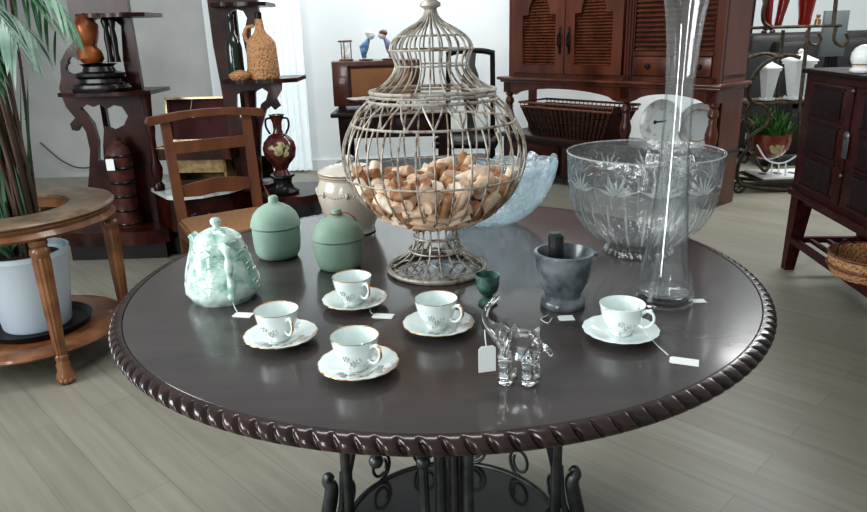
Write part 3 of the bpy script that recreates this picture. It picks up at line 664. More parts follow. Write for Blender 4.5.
for k in range(11):     # frosted thistle motifs cut into the glass
    a0 = 2 * PI * k / 11 + .1
    b = NB()
    for j in range(7):
        th = R(-72 + 24 * j); ln = .046 if j % 2 == 0 else .036
        P = []
        for s_, w in ((.10, .0006), (.5, .0034), (1.0, .0003)):
            u, w2 = math.sin(th) * ln * s_, math.cos(th) * ln * s_
            for sg in (-1, 1):
                uu = u + sg * w * math.cos(th); zz = .150 + w2 - sg * w * math.sin(th)
                r_ = rat(zz) + .0006; aa = a0 + uu / r_
                P.append(b.verts.new((r_ * math.cos(aa), r_ * math.sin(aa), zz)))
        b.faces.new((P[0], P[1], P[3], P[2])); b.faces.new((P[2], P[3], P[5], P[4]))
    obj('etched_thistle', b, 'frost', t)
b = NB()
for k in range(26):     # bright mitre cuts between the flutes
    a = 2 * PI * (k + .5) / 26
    P = []
    for z, w in ((.040, .0004), (.060, .0026), (.085, .0012), (.105, .0028), (.132, .0004)):
        r_ = rat(z) * flut(a, z) + .0010
        P.append([b.verts.new(((r_) * math.cos(a + q * w / r_), (r_) * math.sin(a + q * w / r_), z)) for q in (-1, 1)])
    for A, B in zip(P, P[1:]): b.faces.new((A[0], A[1], B[1], B[0]))
obj('cut_flutes', b, 'frost', t)

# pale blue leaf-shaped crystal bowl behind the cage
b = NB()
NU, NV = 96, 14
def lb(u, v, off):
    a = 2 * PI * u
    wob = 1 + (.035 * math.sin(a * 11) + .025 * math.sin(a * 23 + 1)) * v * v
    f = (.34 + .66 * math.sin(v * PI / 2) ** .9 if v < .999 else 1.0)
    x = .150 * math.cos(a) * f * wob - .025 * (1 - v); y = .125 * math.sin(a) * f * wob
    z = .002 + .135 * v ** 1.5 + .018 * v * v * math.cos(a) + .005 * math.sin(a * 11) * v * v + .004 * math.sin(a * 19) * v ** 3
    return (x * (1 - off * 7), y * (1 - off * 7), z + off)
grids = []
for off in (0, .005):
    g = [[b.verts.new(lb(i / NU, j / NV, off)) for i in range(NU)] for j in range(NV + 1)]
    grids.append(g)
    for j in range(NV):
        for i in range(NU): b.faces.new((g[j][i], g[j][(i + 1) % NU], g[j + 1][(i + 1) % NU], g[j + 1][i]))
    b.faces.new(g[0])
for i in range(NU): b.faces.new((grids[0][NV][i], grids[0][NV][(i + 1) % NU], grids[1][NV][(i + 1) % NU], grids[1][NV][i]))
o = tag(obj('glass_leaf_bowl', b, 'blueglass', smooth=25), 'pale blue leaf shaped crystal bowl with ragged rim behind the wire cage', 'bowl'); o.location = (.160, 1.70, TZ); o.rotation_euler.z = R(6)

# glass elephant (skin + subdivision gives one smooth body)
def skin_obj(name, verts, edges, m, levels=2, parent=None):
    me = bpy.data.meshes.new(name); me.from_pydata([v[0] for v in verts], edges, [])
    me.materials.append(M[m])
    o = bpy.data.objects.new(name, me); col.objects.link(o)
    sk = o.modifiers.new('skin', 'SKIN'); sk.use_smooth_shade = True
    if not me.skin_vertices: me.attributes  # layer is created with the modifier
    for i, v in enumerate(verts):
        r_ = v[1]; me.skin_vertices[0].data[i].radius = (r_, r_) if not isinstance(r_, tuple) else r_
        me.skin_vertices[0].data[i].use_root = (i == 0)
    ss = o.modifiers.new('sub', 'SUBSURF'); ss.levels = levels; ss.render_levels = levels
    dg = bpy.context.evaluated_depsgraph_get(); me2 = bpy.data.meshes.new_from_object(o.evaluated_get(dg))
    me2.polygons.foreach_set('use_smooth', [True] * len(me2.polygons))
    bpy.data.objects.remove(o)
    o = bpy.data.objects.new(name, me2); col.objects.link(o)
    if parent: o.parent = parent
    return o
V = [((.014, 0, .050), .0225), ((-.006, 0, .055), .0205), ((-.020, 0, .068), .0155), ((-.029, 0, .074), .0115),
     ((-.038, 0, .082), .0070), ((-.042, 0, .094), .0055), ((-.038, 0, .106), .0047), ((-.032, 0, .114), .0042), ((-.025, 0, .121), .0044), ((-.019, 0, .122), .0042),
     ((.032, 0, .050), .0150), ((.043, 0, .050), .0055), ((.051, 0, .044), .0036), ((.053, 0, .036), .0050)]
E_ = [(i, i + 1) for i in range(9)] + [(0, 10), (10, 11), (11, 12), (12, 13)]
LG = [(-.012, -.011), (-.006, .012), (.021, -.011), (.028, .012)]
t = thing('glass_elephant', 'small clear glass elephant with raised trunk near the front edge', 'figurine', (.106, .868, TZ + .002), R(-8))
t.scale = (.95, .95, 1.0)
body = skin_obj('body', V, E_, 'crystal', 2, t)
bm_ = bmesh.new(); bm_.from_mesh(body.data)
for lx_, ly_ in LG: lathe(bm_, [(0, 0), (.0105, 0), (.0112, .003), (.0098, .010), (.0092, .020), (.0105, .032), (.0120, .042), (.008, .052), (0, .054)], 20, (lx_, ly_, 0))
bm_.to_mesh(body.data); bm_.free()
rmod_ = body.modifiers.new('fuse', 'REMESH'); rmod_.mode = 'VOXEL'; rmod_.voxel_size = .0011; rmod_.use_smooth_shade = True
sm_ = body.modifiers.new('soften', 'SMOOTH'); sm_.iterations = 6; sm_.factor = .5
for sg in (-1, 1):
    b = NB(); ball(b, (-.016, sg * .014, .066), .013, 14, (.75, .28, 1.15)); obj('ear', b, 'crystal', t)

# ============================================================ PRICE TAGS
def ptag(label, loc, rz, sx, sy, hang=None, str_pts=None, tilt=0):
    t = thing('price_tag', label, 'price tag', loc, rz)
    b = NB()
    if hang:     # upright tag hanging
        prism(b, [(-sx / 2, -sy / 2), (sx / 2, -sy / 2), (sx / 2, sy / 2 - .004), (sx / 2 - .004, sy / 2), (-sx / 2 + .004, sy / 2), (-sx / 2, sy / 2 - .004)], -.0004, .0004, 'y')
    else:
        mt = Matrix.Rotation(tilt, 4, 'Y')
        prism(b, [(-sx / 2, -sy / 2 + .003), (-sx / 2 + .004, -sy / 2), (sx / 2, -sy / 2), (sx / 2, sy / 2), (-sx / 2 + .004, sy / 2), (-sx / 2, sy / 2 - .003)], .0006, .0014, 'z', mt)
    obj('card', b, 'paper', t, smooth=0)
    if str_pts:
        b = NB(); iv = Matrix.Rotation(-rz, 4, 'Z')
        tube(b, [iv @ (Vector(p) - Vector(loc)) for p in smoothpath(str_pts, 5)], .0009, 5); obj('string', b, 'string', t)
    return t
def on(px_, py_, z=0): x, y = AZ(px_, py_, TZ + z); return (x, y, TZ + z)
ptag('white price tag lying at the foot of the mint teapot', on(243, 315.5), R(-12), .034, .021, None, [on(233, 302, .01), on(235, 308, .004), on(238, 313, .001)])
ptag('white price tag on a string from the teacup by the olive jar', on(383, 316.5), R(-12), .036, .021, None, [on(369, 284, .03), on(370, 296, .015), on(370, 310, .003), on(373, 314, .001)])
ptag('upright white price tag hanging on the glass elephant', (.068, .852, TZ + .042), R(12), .024, .038, True, [(.066, .866, TZ + .078), (.066, .856, TZ + .070), (.067, .852, TZ + .060)])
ptag('white price tag in front of the grey mortar', on(566, 318.5), R(2), .026, .021, None, [on(548, 315, .001), on(541, 319, .001), on(548, 323, .001), on(552, 318, .001)])
ptag('white price tag beside the base of the tall glass vase', on(697, 301.5), R(0), .028, .017, None, None)
ptag('white price tag on a long string from the floral teacup', on(684, 362), R(-22), .040, .022, None, [on(640, 322, .035), on(648, 334, .018), on(656, 344, .004), on(668, 355, .001)])

# ============================================================ PLANT STAND AND PALM (left)
PC = (-1.635, 2.64); PZ = .63
t = thing('plant_stand', 'round fruitwood plant stand with fluted legs and open ring top', 'plant stand', (PC[0], PC[1], 0))
b = NB()
lathe(b, [(.215, PZ - .004), (.23, PZ), (.355, PZ), (.372, PZ - .004), (.378, PZ - .012), (.374, PZ - .018), (.30, PZ - .018), (.215, PZ - .018), (.215, PZ - .004)], 96); obj('ring_top', b, 'ringtop', t)
b = NB()
lathe(b, [(.222, PZ - .019), (.366, PZ - .019), (.372, PZ - .026), (.364, PZ - .040), (.372, PZ - .050), (.378, PZ - .058), (.370, PZ - .068), (.355, PZ - .070), (.24, PZ - .070), (.222, PZ - .060), (.222, PZ - .019)], 96); obj('ring_apron', b, 'ringwood', t)
for k in range(5):
    a = R(-58 + 72 * k) if k else R(-58)
    a = R([-47, 22, 97, 169, 241][k])
    c = (.345 * math.cos(a), .345 * math.sin(a), 0)
    b = NB()
    lathe(b, [(0, PZ - .07), (.030, PZ - .07), (.032, PZ - .085), (.026, PZ - .095), (.033, PZ - .105), (.035, PZ - .12), (.027, PZ - .135), (.0, PZ - .135)], 24, c)
    lathe(b, [(.0, PZ - .13), (.028, PZ - .13), (.031, PZ - .145), (.027, .30), (.021, .16), (.019, .115), (.024, .11), (.024, .095), (0, .095)], 48, c, rmod=lambda a_, z: 1 - .09 * abs(math.sin(a_ * 6)))
    lathe(b, [(0, .097), (.018, .095), (.026, .075), (.023, .055), (.031, .035), (.034, .018), (.028, .004), (0, 0)], 20, c)
    for q in range(4):
        aq = a + R(-45 + 30 * q); ball(b, (c[0] + .026 * math.cos(aq), c[1] + .026 * math.sin(aq), .014), .012, 8, (1, 1, 1.1))
    obj('leg', b, 'ringwood', t)
b = NB(); lathe(b, [(0, .135), (.33, .135), (.345, .130), (.350, .120), (.340, .110), (0, .110)], 80); obj('lower_shelf', b, 'ringwood', t)

PO = (-1.60, 2.62, .135)
t = thing('potted_palm', 'tall potted palm with brown canes in a white pot on the plant stand', 'plant', PO)
b = NB(); lathe(b, [(0, .0), (.175, 0), (.192, .012), (.200, .030), (.196, .030), (.18, .012), (0, .010)], 56); obj('saucer', b, 'black', t)
b = NB(); lathe(b, [(0, .012), (.118, .012), (.124, .02), (.158, .30), (.163, .305), (.163, .325), (.156, .325), (.150, .30), (0, .28)], 56); obj('pot', b, 'potwhite', t)
b = NB(); lathe(b, [(.151, .29), (.08, .31), (0, .315)], 32); obj('soil', b, 'soil', t)
rnd = random.Random(5)
for k in range(30):
    a = rnd.uniform(0, 2 * PI); r0 = rnd.uniform(.0, .07)
    x0, y0 = .03 + r0 * math.cos(a), r0 * math.sin(a)
    lx = rnd.uniform(-.16, .05); ly = rnd.uniform(-.1, .1)
    pts = smoothpath([(x0, y0, .30), (x0 + lx * .3, y0 + ly * .3, .65), (x0 + lx * .7, y0 + ly * .7, 1.0), (x0 + lx, y0 + ly, 1.55)], 4)
    b = NB(); tube(b, pts, [rnd.uniform(.004, .0085)] * len(pts), 7)
    for q in pts[::2]: ball(b, tuple(q), .009, 6, (1, 1, .3))
    obj('cane', b, 'cane_stem', t)
def blade(bm, p0, d, ln, w, droop, roll=0):
    """narrow drooping leaf blade"""
    d = Vector(d).normalized(); side = d.cross(Vector((0, 0, 1)));
    if side.length < .1: side = Vector((1, 0, 0))
    side.normalize(); side = (Matrix.Rotation(roll, 4, d) @ side)
    p = Vector(p0); prev = None; n = 7
    for i in range(n + 1):
        s = i / n; ww = w * math.sin(PI * min(1, .12 + s * .88)) ** .6 if i < n else .0006
        A = bm.verts.new(p - side * ww); B = bm.verts.new(p + side * ww)
        if prev: bm.faces.new((prev[0], prev[1], B, A))
        prev = (A, B)
        d = (d + Vector((0, 0, -droop / n))).normalized(); p = p + d * ln / n
def frond(p0, d, ln, nl, m, droop=1.2, lw=.0055, ll=.19):
    b = NB(); pts = []; p = Vector(p0); d = Vector(d).normalized()
    n = 14
    for i in range(n + 1):
        pts.append((p.copy(), d.copy())); d = (d + Vector((0, 0, -droop / n))).normalized(); p = p + d * ln / n
    tube(b, [q[0] for q in pts], [.004 - .003 * i / n for i in range(n + 1)], 5)
    for k in range(nl):
        f = .2 + .8 * k / nl; i = min(n - 1, int(f * n)); q, dd = pts[i]
        side = dd.cross(Vector((0, 0, 1))); side.normalize()
        for sg in (-1, 1):
            blade(b, q + dd * rnd.uniform(0, ln / n), dd * .8 + side * sg * rnd.uniform(.4, .7) + Vector((0, 0, -.25)), ll * rnd.uniform(.8, 1.1) * (1 - .4 * abs(f - .5)), lw, rnd.uniform(.8, 1.6), rnd.uniform(-.5, .5))
    obj('frond', b, m, t, smooth=0)
for (dx, dy, z0, ln, m, x0, y0, dr) in ((1.0, -.10, 1.20, .24, 'leafgrey', .04, -.02, 2.0), (.8, -.5, 1.24, .34, 'leafgrey', .02, -.05, 2.2), (1, .35, 1.30, .34, 'leaf', .03, .02, 1.8), (.6, -.8, 1.18, .30, 'leaf', 0, -.03, 2.4), (.9, .0, 1.38, .40, 'leafgrey', .0, 0, 2.0),
                             (-.4, -.7, 1.05, .4, 'leaf', -.08, -.02, 2.4), (-.3, -.9, .95, .36, 'leaf', -.10, -.02, 2.6), (-.6, -.6, 1.2, .4, 'leaf', -.05, 0, 2.2), (-.9, .2, 1.3, .5, 'leaf', -.05, 0, 2.0), (.1, 1, 1.3, .5, 'leaf', 0, .05, 1.6), (.2, -1, 1.25, .34, 'leafgrey', -.06, -.06, 2.6), (.3, -.6, 1.45, .5, 'leaf', 0, 0, 1.6), (-.4, .6, 1.5, .5, 'leaf', 0, 0, 1.6)):
    frond((x0, y0, z0), (dx, dy, .45), ln, 15, m, dr)
b = NB()
for k in range(34):
    a = rnd.uniform(0, 2 * PI); r0 = rnd.uniform(.02, .10)
    blade(b, (-.05 + r0 * math.cos(a), r0 * math.sin(a), .31), (rnd.uniform(-.25, .12), rnd.uniform(-.25, .15), 1), rnd.uniform(.35, .8), .006, .25, rnd.uniform(0, 3))
for k in range(12):
    blade(b, (rnd.uniform(-.12, .1), rnd.uniform(-.1, .08), .31), (rnd.uniform(-.5, .5), rnd.uniform(-.6, .3), 1), rnd.uniform(.08, .16), .010, 1.0, rnd.uniform(0, 3))
obj('young_shoots', b, 'leaf', t, smooth=0)

# ============================================================ SMALL CHAIR (behind the teapot)
t = thing('wooden_chair', 'brown wooden side chair with curved top rail and tan seat, facing the table', 'chair', (-.965, 3.12, 0), R(33))
# local: x across the back, -y forward
for sx in (-1, 1):
    b = NB()
    taperbox(b, (sx * .175, .02, 0), (sx * .175, 0, .45), (.019, .019), (.020, .018)); taperbox(b, (sx * .175, 0, .45), (sx * .180, .05, .885), (.020, .018), (.019, .012)); obj('leg', b, 'oak', t)
    b = NB(); taperbox(b, (sx * .19, -.36, 0), (sx * .19, -.36, .43), (.016, .016), (.022, .022)); obj('leg', b, 'oak', t)
b = NB()
pl = [(-.25, .872), (-.20, .880), (-.08, .895), (.08, .895), (.20, .880), (.25, .872), (.262, .885), (.25, .908), (.12, .922), (0, .926), (-.12, .922), (-.25, .908), (-.262, .885)]
prism(b, pl, .022, .068); obj('top_rail', b, 'oak', t, smooth=50)
b = NB(); box(b, (-.165, .022, .745), (.165, .040, .795)); obj('back_rail', b, 'oak', t)
b = NB(); prism(b, [(-.165, .555), (-.08, .548), (0, .556), (.08, .548), (.165, .555), (.165, .60), (.10, .612), (0, .622), (-.10, .612), (-.165, .60)], .008, .026); obj('back_rail', b, 'oak', t)
b = NB(); box(b, (-.19, -.37, .385), (.19, -.352, .43)); box(b, (-.2, -.36, .385), (-.182, 0, .43)); box(b, (.182, -.36, .385), (.2, 0, .43)); box(b, (-.17, -.008, .385), (.17, .010, .43)); obj('seat_frame', b, 'oak', t)
b = NB(); prism(b, [(-.155, .0), (-.20, -.03), (-.225, -.34), (-.19, -.385), (.19, -.385), (.225, -.34), (.20, -.03), (.155, .0)], .43, .465, 'z'); bmesh.ops.bevel(b, geom=[e for e in b.edges], offset=.01, segments=2, affect='EDGES'); obj('seat', b, 'cane', t)
b = NB(); box(b, (-.192, -.35, .19), (-.178, .0, .215)); box(b, (.178, -.35, .19), (.192, .0, .215)); box(b, (-.18, -.19, .195), (.18, -.175, .215)); obj('stretcher', b, 'oak', t)
# ============================================================ CARVED ETAGERE (back left)
EY = 4.10
t = thing('carved_etagere', 'tall dark carved display stand with two shelf towers and white marble middle top', 'display stand', (-1.4, 4.1, 0))
LT = Matrix.Translation((1.4, -4.1, 0))
def epart(name, me, m, smooth=0):
    o = obj(name, me, m, t, smooth=smooth); o.matrix_local = LT; return o
P = lambda L_: [AY(a, b_, EY) for a, b_ in L_]
outer = P([(122, -40), (127, 0), (142, 88), (150, 140), (158, 205), (159, 228), (75, 228), (78, 214), (86, 205), (89, 175), (90, 150), (86, 132), (81, 124), (77, 131), (72, 130), (70, 124), (75, 118), (66, 107), (62, 97), (59, 88), (61, 78), (60, 62), (66, 50), (75, 40), (70, 20), (66, 0), (64, -40)])
holes = [clover(*AY(75, 67, EY), .058, 4, .3), P([(88, 24), (96, 18), (112, 18), (121, 26), (123, 60), (126, 76), (88, 78), (85, 50)]),
         P([(80, 108), (86, 104), (93, 107), (99, 104), (106, 109), (113, 105), (122, 107), (128, 116), (124, 125), (114, 130), (104, 126), (103, 146), (104, 163), (98, 160), (98, 142), (93, 124), (86, 115)])]
epart('carved_board', fret(outer, holes, EY, EY + .035), 'mahog')
outer = P([(203, -40), (207, 0), (213, 45), (220, 82), (227, 122), (233, 160), (240, 192), (262, 190), (260, 150), (261, 128), (266, 110), (271, 106), (275, 110), (280, 106), (276, 99), (281, 90), (281, 80), (256, 79), (252, 66), (249, 45), (250, 28), (256, 24), (259, 14), (257, 4), (257, -40)])
holes = [P([(230, 12), (236, 9), (243, 11), (247, 18), (245, 28), (242, 34), (245, 48), (248, 60), (247, 72), (240, 72), (234, 62), (231, 50), (228, 40), (231, 26)]),
         P([(236, 95), (242, 91), (248, 97), (250, 104), (244, 112), (240, 120), (236, 110)]), P([(255, 92), (262, 88), (268, 92), (266, 100), (261, 104), (258, 118), (255, 108)])]
epart('carved_board', fret(outer, holes, EY, EY + .035), 'mahog')
def serp(x0, x1, yf, yb, z0, z1, m, name='shelf'):
    w = x1 - x0; n = 24
    pts = [(x0 + w * i / n, yf + .05 * (abs(i / n - .5) * 2) ** 2 + .012 * math.cos(i / n * 4 * PI)) for i in range(n + 1)] + [(x1, yb), (x0, yb)]
    b = NB(); prism(b, pts, z0, z1, 'z'); return epart(name, b, m, 30)
xl0, zl = AY(58, 93, 4.0); xl1, _ = AY(151, 92, 4.0); serp(xl0, xl1, 3.93, 4.3, zl - .022, zl, 'mahog')
xt0, zt = AY(72, 14, 4.0); xt1, _ = AY(142, 12, 4.0); serp(xt0, xt1, 3.97, 4.3, zt - .022, zt, 'mahog')
xr0, zr = AY(222, 80, 4.0); xr1, _ = AY(297, 80, 4.0); serp(xr0, xr1, 3.93, 4.3, zr - .022, zr, 'mahog')
xs0, zs = AY(208, 3, 4.0); xs1, _ = AY(264, 3, 4.0); serp(xs0, xs1, 3.97, 4.3, zs - .02, zs, 'mahog')
serp(-2.16, -1.53, 3.86, 4.34, .10, .18, 'mahog', 'plinth')
serp(-1.0, -.66, 3.92, 4.34, .30, .345, 'mahog', 'plinth')
b = NB(); box(b, (-2.12, 3.93, 0), (-1.56, 4.32, .10)); box(b, (-.96, 4.0, 0), (-.70, 4.32, .30)); box(b, (-1.56, 4.0, 0), (-.96, 4.32, .18)); epart('base', b, 'ebony')
mz = .385
mp = [AZ(139, 182, mz), AZ(166.6, 196, mz), AZ(180, 197, mz), AZ(203, 194.5, mz), AZ(216, 192, mz), AZ(229, 190, mz), AZ(242, 186, mz), AZ(252, 183, mz), AZ(268, 181, mz)]
mp2 = mp + [(-.93, 4.33), (-1.66, 4.33)]
b = NB(); prism(b, mp2, mz - .022, mz, 'z'); epart('marble_top', b, 'marble')
cen = Vector((-1.3, 4.15)); ins = [tuple(cen + (Vector(p) - cen) * .95) for p in mp2]
b = NB(); prism(b, ins, .17, mz - .023, 'z'); dr = epart('drawer_case', b, 'mahog', 30)
b = NB()
for hx in (-1.32, -1.24): ball(b, (hx, 3.80, .285), .016, 8, (1, .6, 1))
tube(b, smoothpath([(-1.34, 3.79, .285), (-1.28, 3.775, .262), (-1.22, 3.79, .285)], 5), .006, 6)
h = obj('drawer_handle', b, 'ebony', dr)
for xp, yy in ((-1.585, 4.02), (-1.02, 4.05)):
    b = NB(); lathe(b, [(0, mz), (.03, mz), (.032, mz + .03), (.018, mz + .05), (.030, mz + .09), (.034, mz + .13), (.020, mz + .18), (.018, mz + .30), (.026, mz + .36), (.018, mz + .40), (.026, zl - .05), (.03, zl - .022), (0, zl - .022)], 20, (xp, yy, 0)); epart('colonette', b, 'mahog', 40)
b = NB()
box(b, (xl0 + .10, 4.26, .18), (xl0 + .13, 4.29, zt - .02)); epart('rear_post', b, 'mahog'); b = NB()
for (x0, x1) in ((xr0 + .02, xr0 + .05),): box(b, (x0, 4.26, .34), (x1, 4.29, zs - .02))
epart('rear_post', b, 'mahog')
b = NB(); box(b, (-1.62, 4.31, .38), (-.98, 4.335, .52)); epart('back_panel', b, 'mahog')

# things on the etagere
def stand(name, label, cat, x, y, z, prof, m, n=32, rz=0, rmod=None):
    t = thing(name, label, cat, (x, y, z), rz); b = NB(); lathe(b, prof, n, rmod=rmod); obj('body', b, m, t); return t
t1 = stand('banded_vase', 'tall rusty brown banded bottle vase with white tag on the low plinth', 'vase', -1.79, 4.02, .18,
           [(0, 0), (.085, 0), (.088, .02), (.082, .10), (.080, .20), (.086, .30), (.094, .38), (.090, .43), (.070, .475), (.040, .50), (.028, .515), (.03, .53), (.015, .545), (0, .55)], 'band', 28)
t1.scale = (.80, .80, .97)
b = NB()
for z in (.02, .105, .19, .275, .36, .43):
    tube(b, circ((0, 0), .084 if z < .25 else (.094 if z < .4 else .090), 32, z), .008, 6, True)
obj('dark_band', b, 'ebony', t1)
ptag('small white price tag on the rusty banded vase', (-1.80, 3.915, .56), 0, .045, .065, True)
# dark ornament with copper urn in the niche
t1 = thing('tiered_ornament', 'dark tiered ornament with copper coloured figure in the left niche', 'ornament', (-1.82, 4.02, zl))
b = NB(); lathe(b, [(0, 0), (.155, 0), (.165, .02), (.155, .04), (.12, .05), (.115, .07), (.135, .085), (.135, .10), (.09, .11), (.08, .135), (.10, .15), (0, .155)], 32, rmod=lambda a, z: 1 - .35 * abs(math.sin(a)) ** 2); obj('plinth', b, 'ebony', t1)
b = NB(); lathe(b, [(0, .155), (.05, .155), (.065, .18), (.06, .22), (.04, .245), (.05, .26), (.055, .30), (.06, .35), (.04, .39), (.02, .41), (0, .415)], 24, (-.03, -.01, 0), rmod=lambda a, z: 1 + .12 * math.sin(a * 3 + z * 40)); obj('copper_figure', b, 'copper', t1)
b = NB()
for dx in (.065, .10): lathe(b, [(0, .155), (.02, .155), (.014, .2), (.018, .28), (.012, .33), (.022, .37), (.01, .40), (0, .41)], 12, (dx, .02, 0))
obj('column', b, 'ebony', t1)
# wicker demijohn, dark bottle, small bowl on the right shelf
t1 = thing('wicker_bottle', 'tan wicker covered bottle on the right shelf of the carved stand', 'bottle', (-.915, 4.03, zr))
b = NB(); lathe(b, [(0, 0), (.082, 0), (.088, .015), (.084, .10), (.082, .16), (.076, .195), (.058, .22), (.036, .24), (.026, .26), (.022, .30), (.020, .315), (0, .315)], 36, rmod=lambda a, z: 1 + .015 * math.sin(a * 18)); obj('wicker_cover', b, 'wicker', t1)
b = NB(); lathe(b, [(0, .315), (.018, .315), (.019, .345), (.014, .35), (0, .35)], 16); obj('neck', b, 'black', t1)
b = NB(); tube(b, smoothpath([(-.03, 0, .28), (-.07, 0, .27), (-.085, 0, .23), (-.07, 0, .19)], 5), .010, 8); obj('handle', b, 'wicker', t1)
t1 = stand('dark_bottle', 'slim dark green bottle behind the wicker covered bottle', 'bottle', -1.075, 4.06, zr, [(0, 0), (.045, 0), (.047, .01), (.046, .17), (.035, .21), (.017, .25), (.015, .32), (.018, .33), (.017, .345), (0, .345)], 'bottle', 24)
t1 = stand('trinket_bowl', 'small tan lidded bowl in front of the dark bottle', 'bowl', -1.03, 3.965, zr, [(0, 0), (.045, 0), (.058, .012), (.062, .028), (.055, .034), (.035, .045), (.012, .052), (0, .054)], 'wicker', 28)
# cloisonne vase on dark wooden stand
t1 = thing('cloisonne_vase', 'dark red enamel vase with cream flowers on the low right plinth', 'vase', (-.868, 4.03, .345))
b = NB(); lathe(b, [(0, .11), (.05, .11), (.035, .14), (.05, .17), (.085, .21), (.095, .26), (.085, .30), (.055, .335), (.03, .35), (.024, .37), (.026, .41), (.040, .445), (.046, .455), (.038, .455), (.018, .41), (0, .40)], 32); obj('body', b, 'cloisonne', t1)
b = NB()
for dx, dz, r_ in ((.01, .26, .030), (.045, .245, .024), (.03, .29, .022), (-.03, .275, .014), (.055, .275, .018)): ball(b, (dx, -math.sqrt(max(0, .093 ** 2 - dx ** 2)) + .004, dz), r_, 10, (1, .25, 1))
obj('flower', b, 'flower', t1)
for sg in (-1, 1):
    b = NB(); tube(b, smoothpath([(sg * .03, 0, .435), (sg * .06, 0, .43), (sg * .065, 0, .39), (sg * .045, 0, .345)], 5), .006, 7); obj('handle', b, 'ebony', t1)
b = NB(); lathe(b, [(0, 0), (.085, 0), (.09, .015), (.062, .03), (.05, .06), (.055, .09), (.07, .10), (.068, .112), (0, .112)], 28, rmod=lambda a, z: 1 + .05 * math.sin(a * 5)); obj('wooden_foot', b, 'ebony', t1)
# open jewellery box
t1 = thing('jewelry_box', 'open burl wood jewellery box with raised lid and pulled drawer on marble', 'box', (-1.34, 4.08, mz), R(-4))
b = NB(); box(b, (-.13, -.075, 0), (.17, .10, .012)); box(b, (-.13, -.075, .10), (.17, .10, .175)); box(b, (-.13, -.075, 0), (-.115, .10, .175)); box(b, (.155, -.075, 0), (.17, .10, .175)); box(b, (-.13, .088, 0), (.17, .10, .175)); obj('case', b, 'burl', t1)
b = NB(); box(b, (-.215, -.095, .178), (.215, .11, .190)); box(b, (-.215, -.095, .19), (-.203, .11, .245)); box(b, (.203, -.095, .19), (.215, .11, .245)); box(b, (-.215, -.095, .19), (.215, -.083, .245)); box(b, (-.215, .098, .19), (.215, .11, .245)); obj('tray', b, 'mahog', t1)
b = NB(); box(b, (-.203, -.083, .190), (.203, .098, .200)); obj('lining', b, 'velvet', t1)
b = NB()
for lo, hi in (((-.217, -.098, .243), (.217, -.080, .251)), ((-.217, .095, .243), (.217, .113, .251)), ((-.217, -.098, .243), (-.200, .113, .251)), ((.200, -.098, .243), (.217, .113, .251))): box(b, lo, hi)
obj('brass_edge', b, 'brassedge', t1)
b = NB(); mt = Matrix.Translation((-.03, .125, .252)) @ Matrix.Rotation(R(-8), 4, 'X')
box(b, (-.19, 0, 0), (.19, .012, .25), mt); ld = obj('lid', b, 'velvet', t1)
b = NB()
for lo, hi in (((-.2, -.03, 0), (.2, .012, .012)), ((-.2, -.03, .245), (.2, .012, .257)), ((-.2, -.03, 0), (-.188, .012, .25)), ((.188, -.03, 0), (.2, .012, .25))): box(b, lo, hi, mt)
obj('brass_edge', b, 'brassedge', ld)
b = NB(); box(b, (-.09, -.175, .014), (.145, -.162, .075)); box(b, (-.09, -.165, .014), (-.08, -.02, .07)); box(b, (.135, -.165, .014), (.145, -.02, .07)); box(b, (-.09, -.165, .014), (.145, -.02, .020)); dd = obj('drawer', b, 'mahog', t1)
b = NB(); ball(b, (.03, -.182, .046), .014, 8); obj('knob', b, 'brassedge', dd)
ptag('round white price tag hanging inside the jewellery box lid', (-1.38, 4.12, mz + .42), 0, .036, .036, True, [(-1.38, 4.12, mz + .44), (-1.38, 4.15, mz + .47), (-1.38, 4.17, mz + .50)])

# ============================================================ GREY BENCH behind the jars
t = thing('leather_bench', 'low dark grey leather bench against the wall behind the crock', 'bench', (-.08, 4.45, 0), R(8))
b = NB(); box(b, (-.52, -.35, .30), (.50, .30, .42), bev=.025); obj('cushion', b, 'bench', t)
b = NB(); box(b, (-.50, -.33, .10), (.48, .28, .30)); obj('base', b, 'bench', t)
for sx in (-.46, .42):
    for sy in (-.28, .22):
        b = NB(); box(b, (sx, sy, 0), (sx + .05, sy + .05, .10)); obj('leg', b, 'black', t)

# ============================================================ SIDE TABLE, RADIO AND FIGURINES
def SY(px, py): return AY(px, py, 5.0)
SX0, _ = AY(338, 110, 5.0); SZ_ = .705
t = thing('side_table', 'dark red side table with drawers under the old radio', 'side table', (SX0, 5.0, 0))
W = .76
b = NB(); box(b, (-.04, -.12, SZ_ - .03), (W + .04, .52, SZ_), bev=.006); obj('tabletop', b, 'hutchdark', t)
b = NB(); box(b, (0, 0, SZ_ - .19), (W, .48, SZ_ - .03)); obj('frame', b, 'mahog', t)
for k in range(2):
    b = NB(); box(b, (.04 + k * .36, -.012, SZ_ - .17), (.36 + k * .36, 0, SZ_ - .05), bev=.003); d_ = obj('drawer', b, 'mahog', t)
    b = NB(); ball(b, (.20 + k * .36, -.024, SZ_ - .11), .014, 8); obj('knob', b, 'brassedge', d_)
for sx in (0.0, W - .055):
    for sy in (0.0, .42):
        b = NB(); taperbox(b, (sx + .027, sy + .027, 0), (sx + .027, sy + .027, SZ_ - .03), (.018, .018), (.03, .03)); obj('leg', b, 'mahog', t)
x0, z1 = AY(331, 62, 5.05)
t = thing('old_radio', 'old walnut table radio with tan speaker cloth on the side table', 'radio', (x0, 5.05, SZ_), R(6))
hz = z1 - SZ_
b = NB(); box(b, (0, 0, .03), (.62, .26, hz), bev=.008); obj('cabinet', b, 'radio', t)
b = NB(); box(b, (.13, -.006, .075), (.55, .004, hz - .05), bev=.002); obj('speaker_cloth', b, 'grille', t)
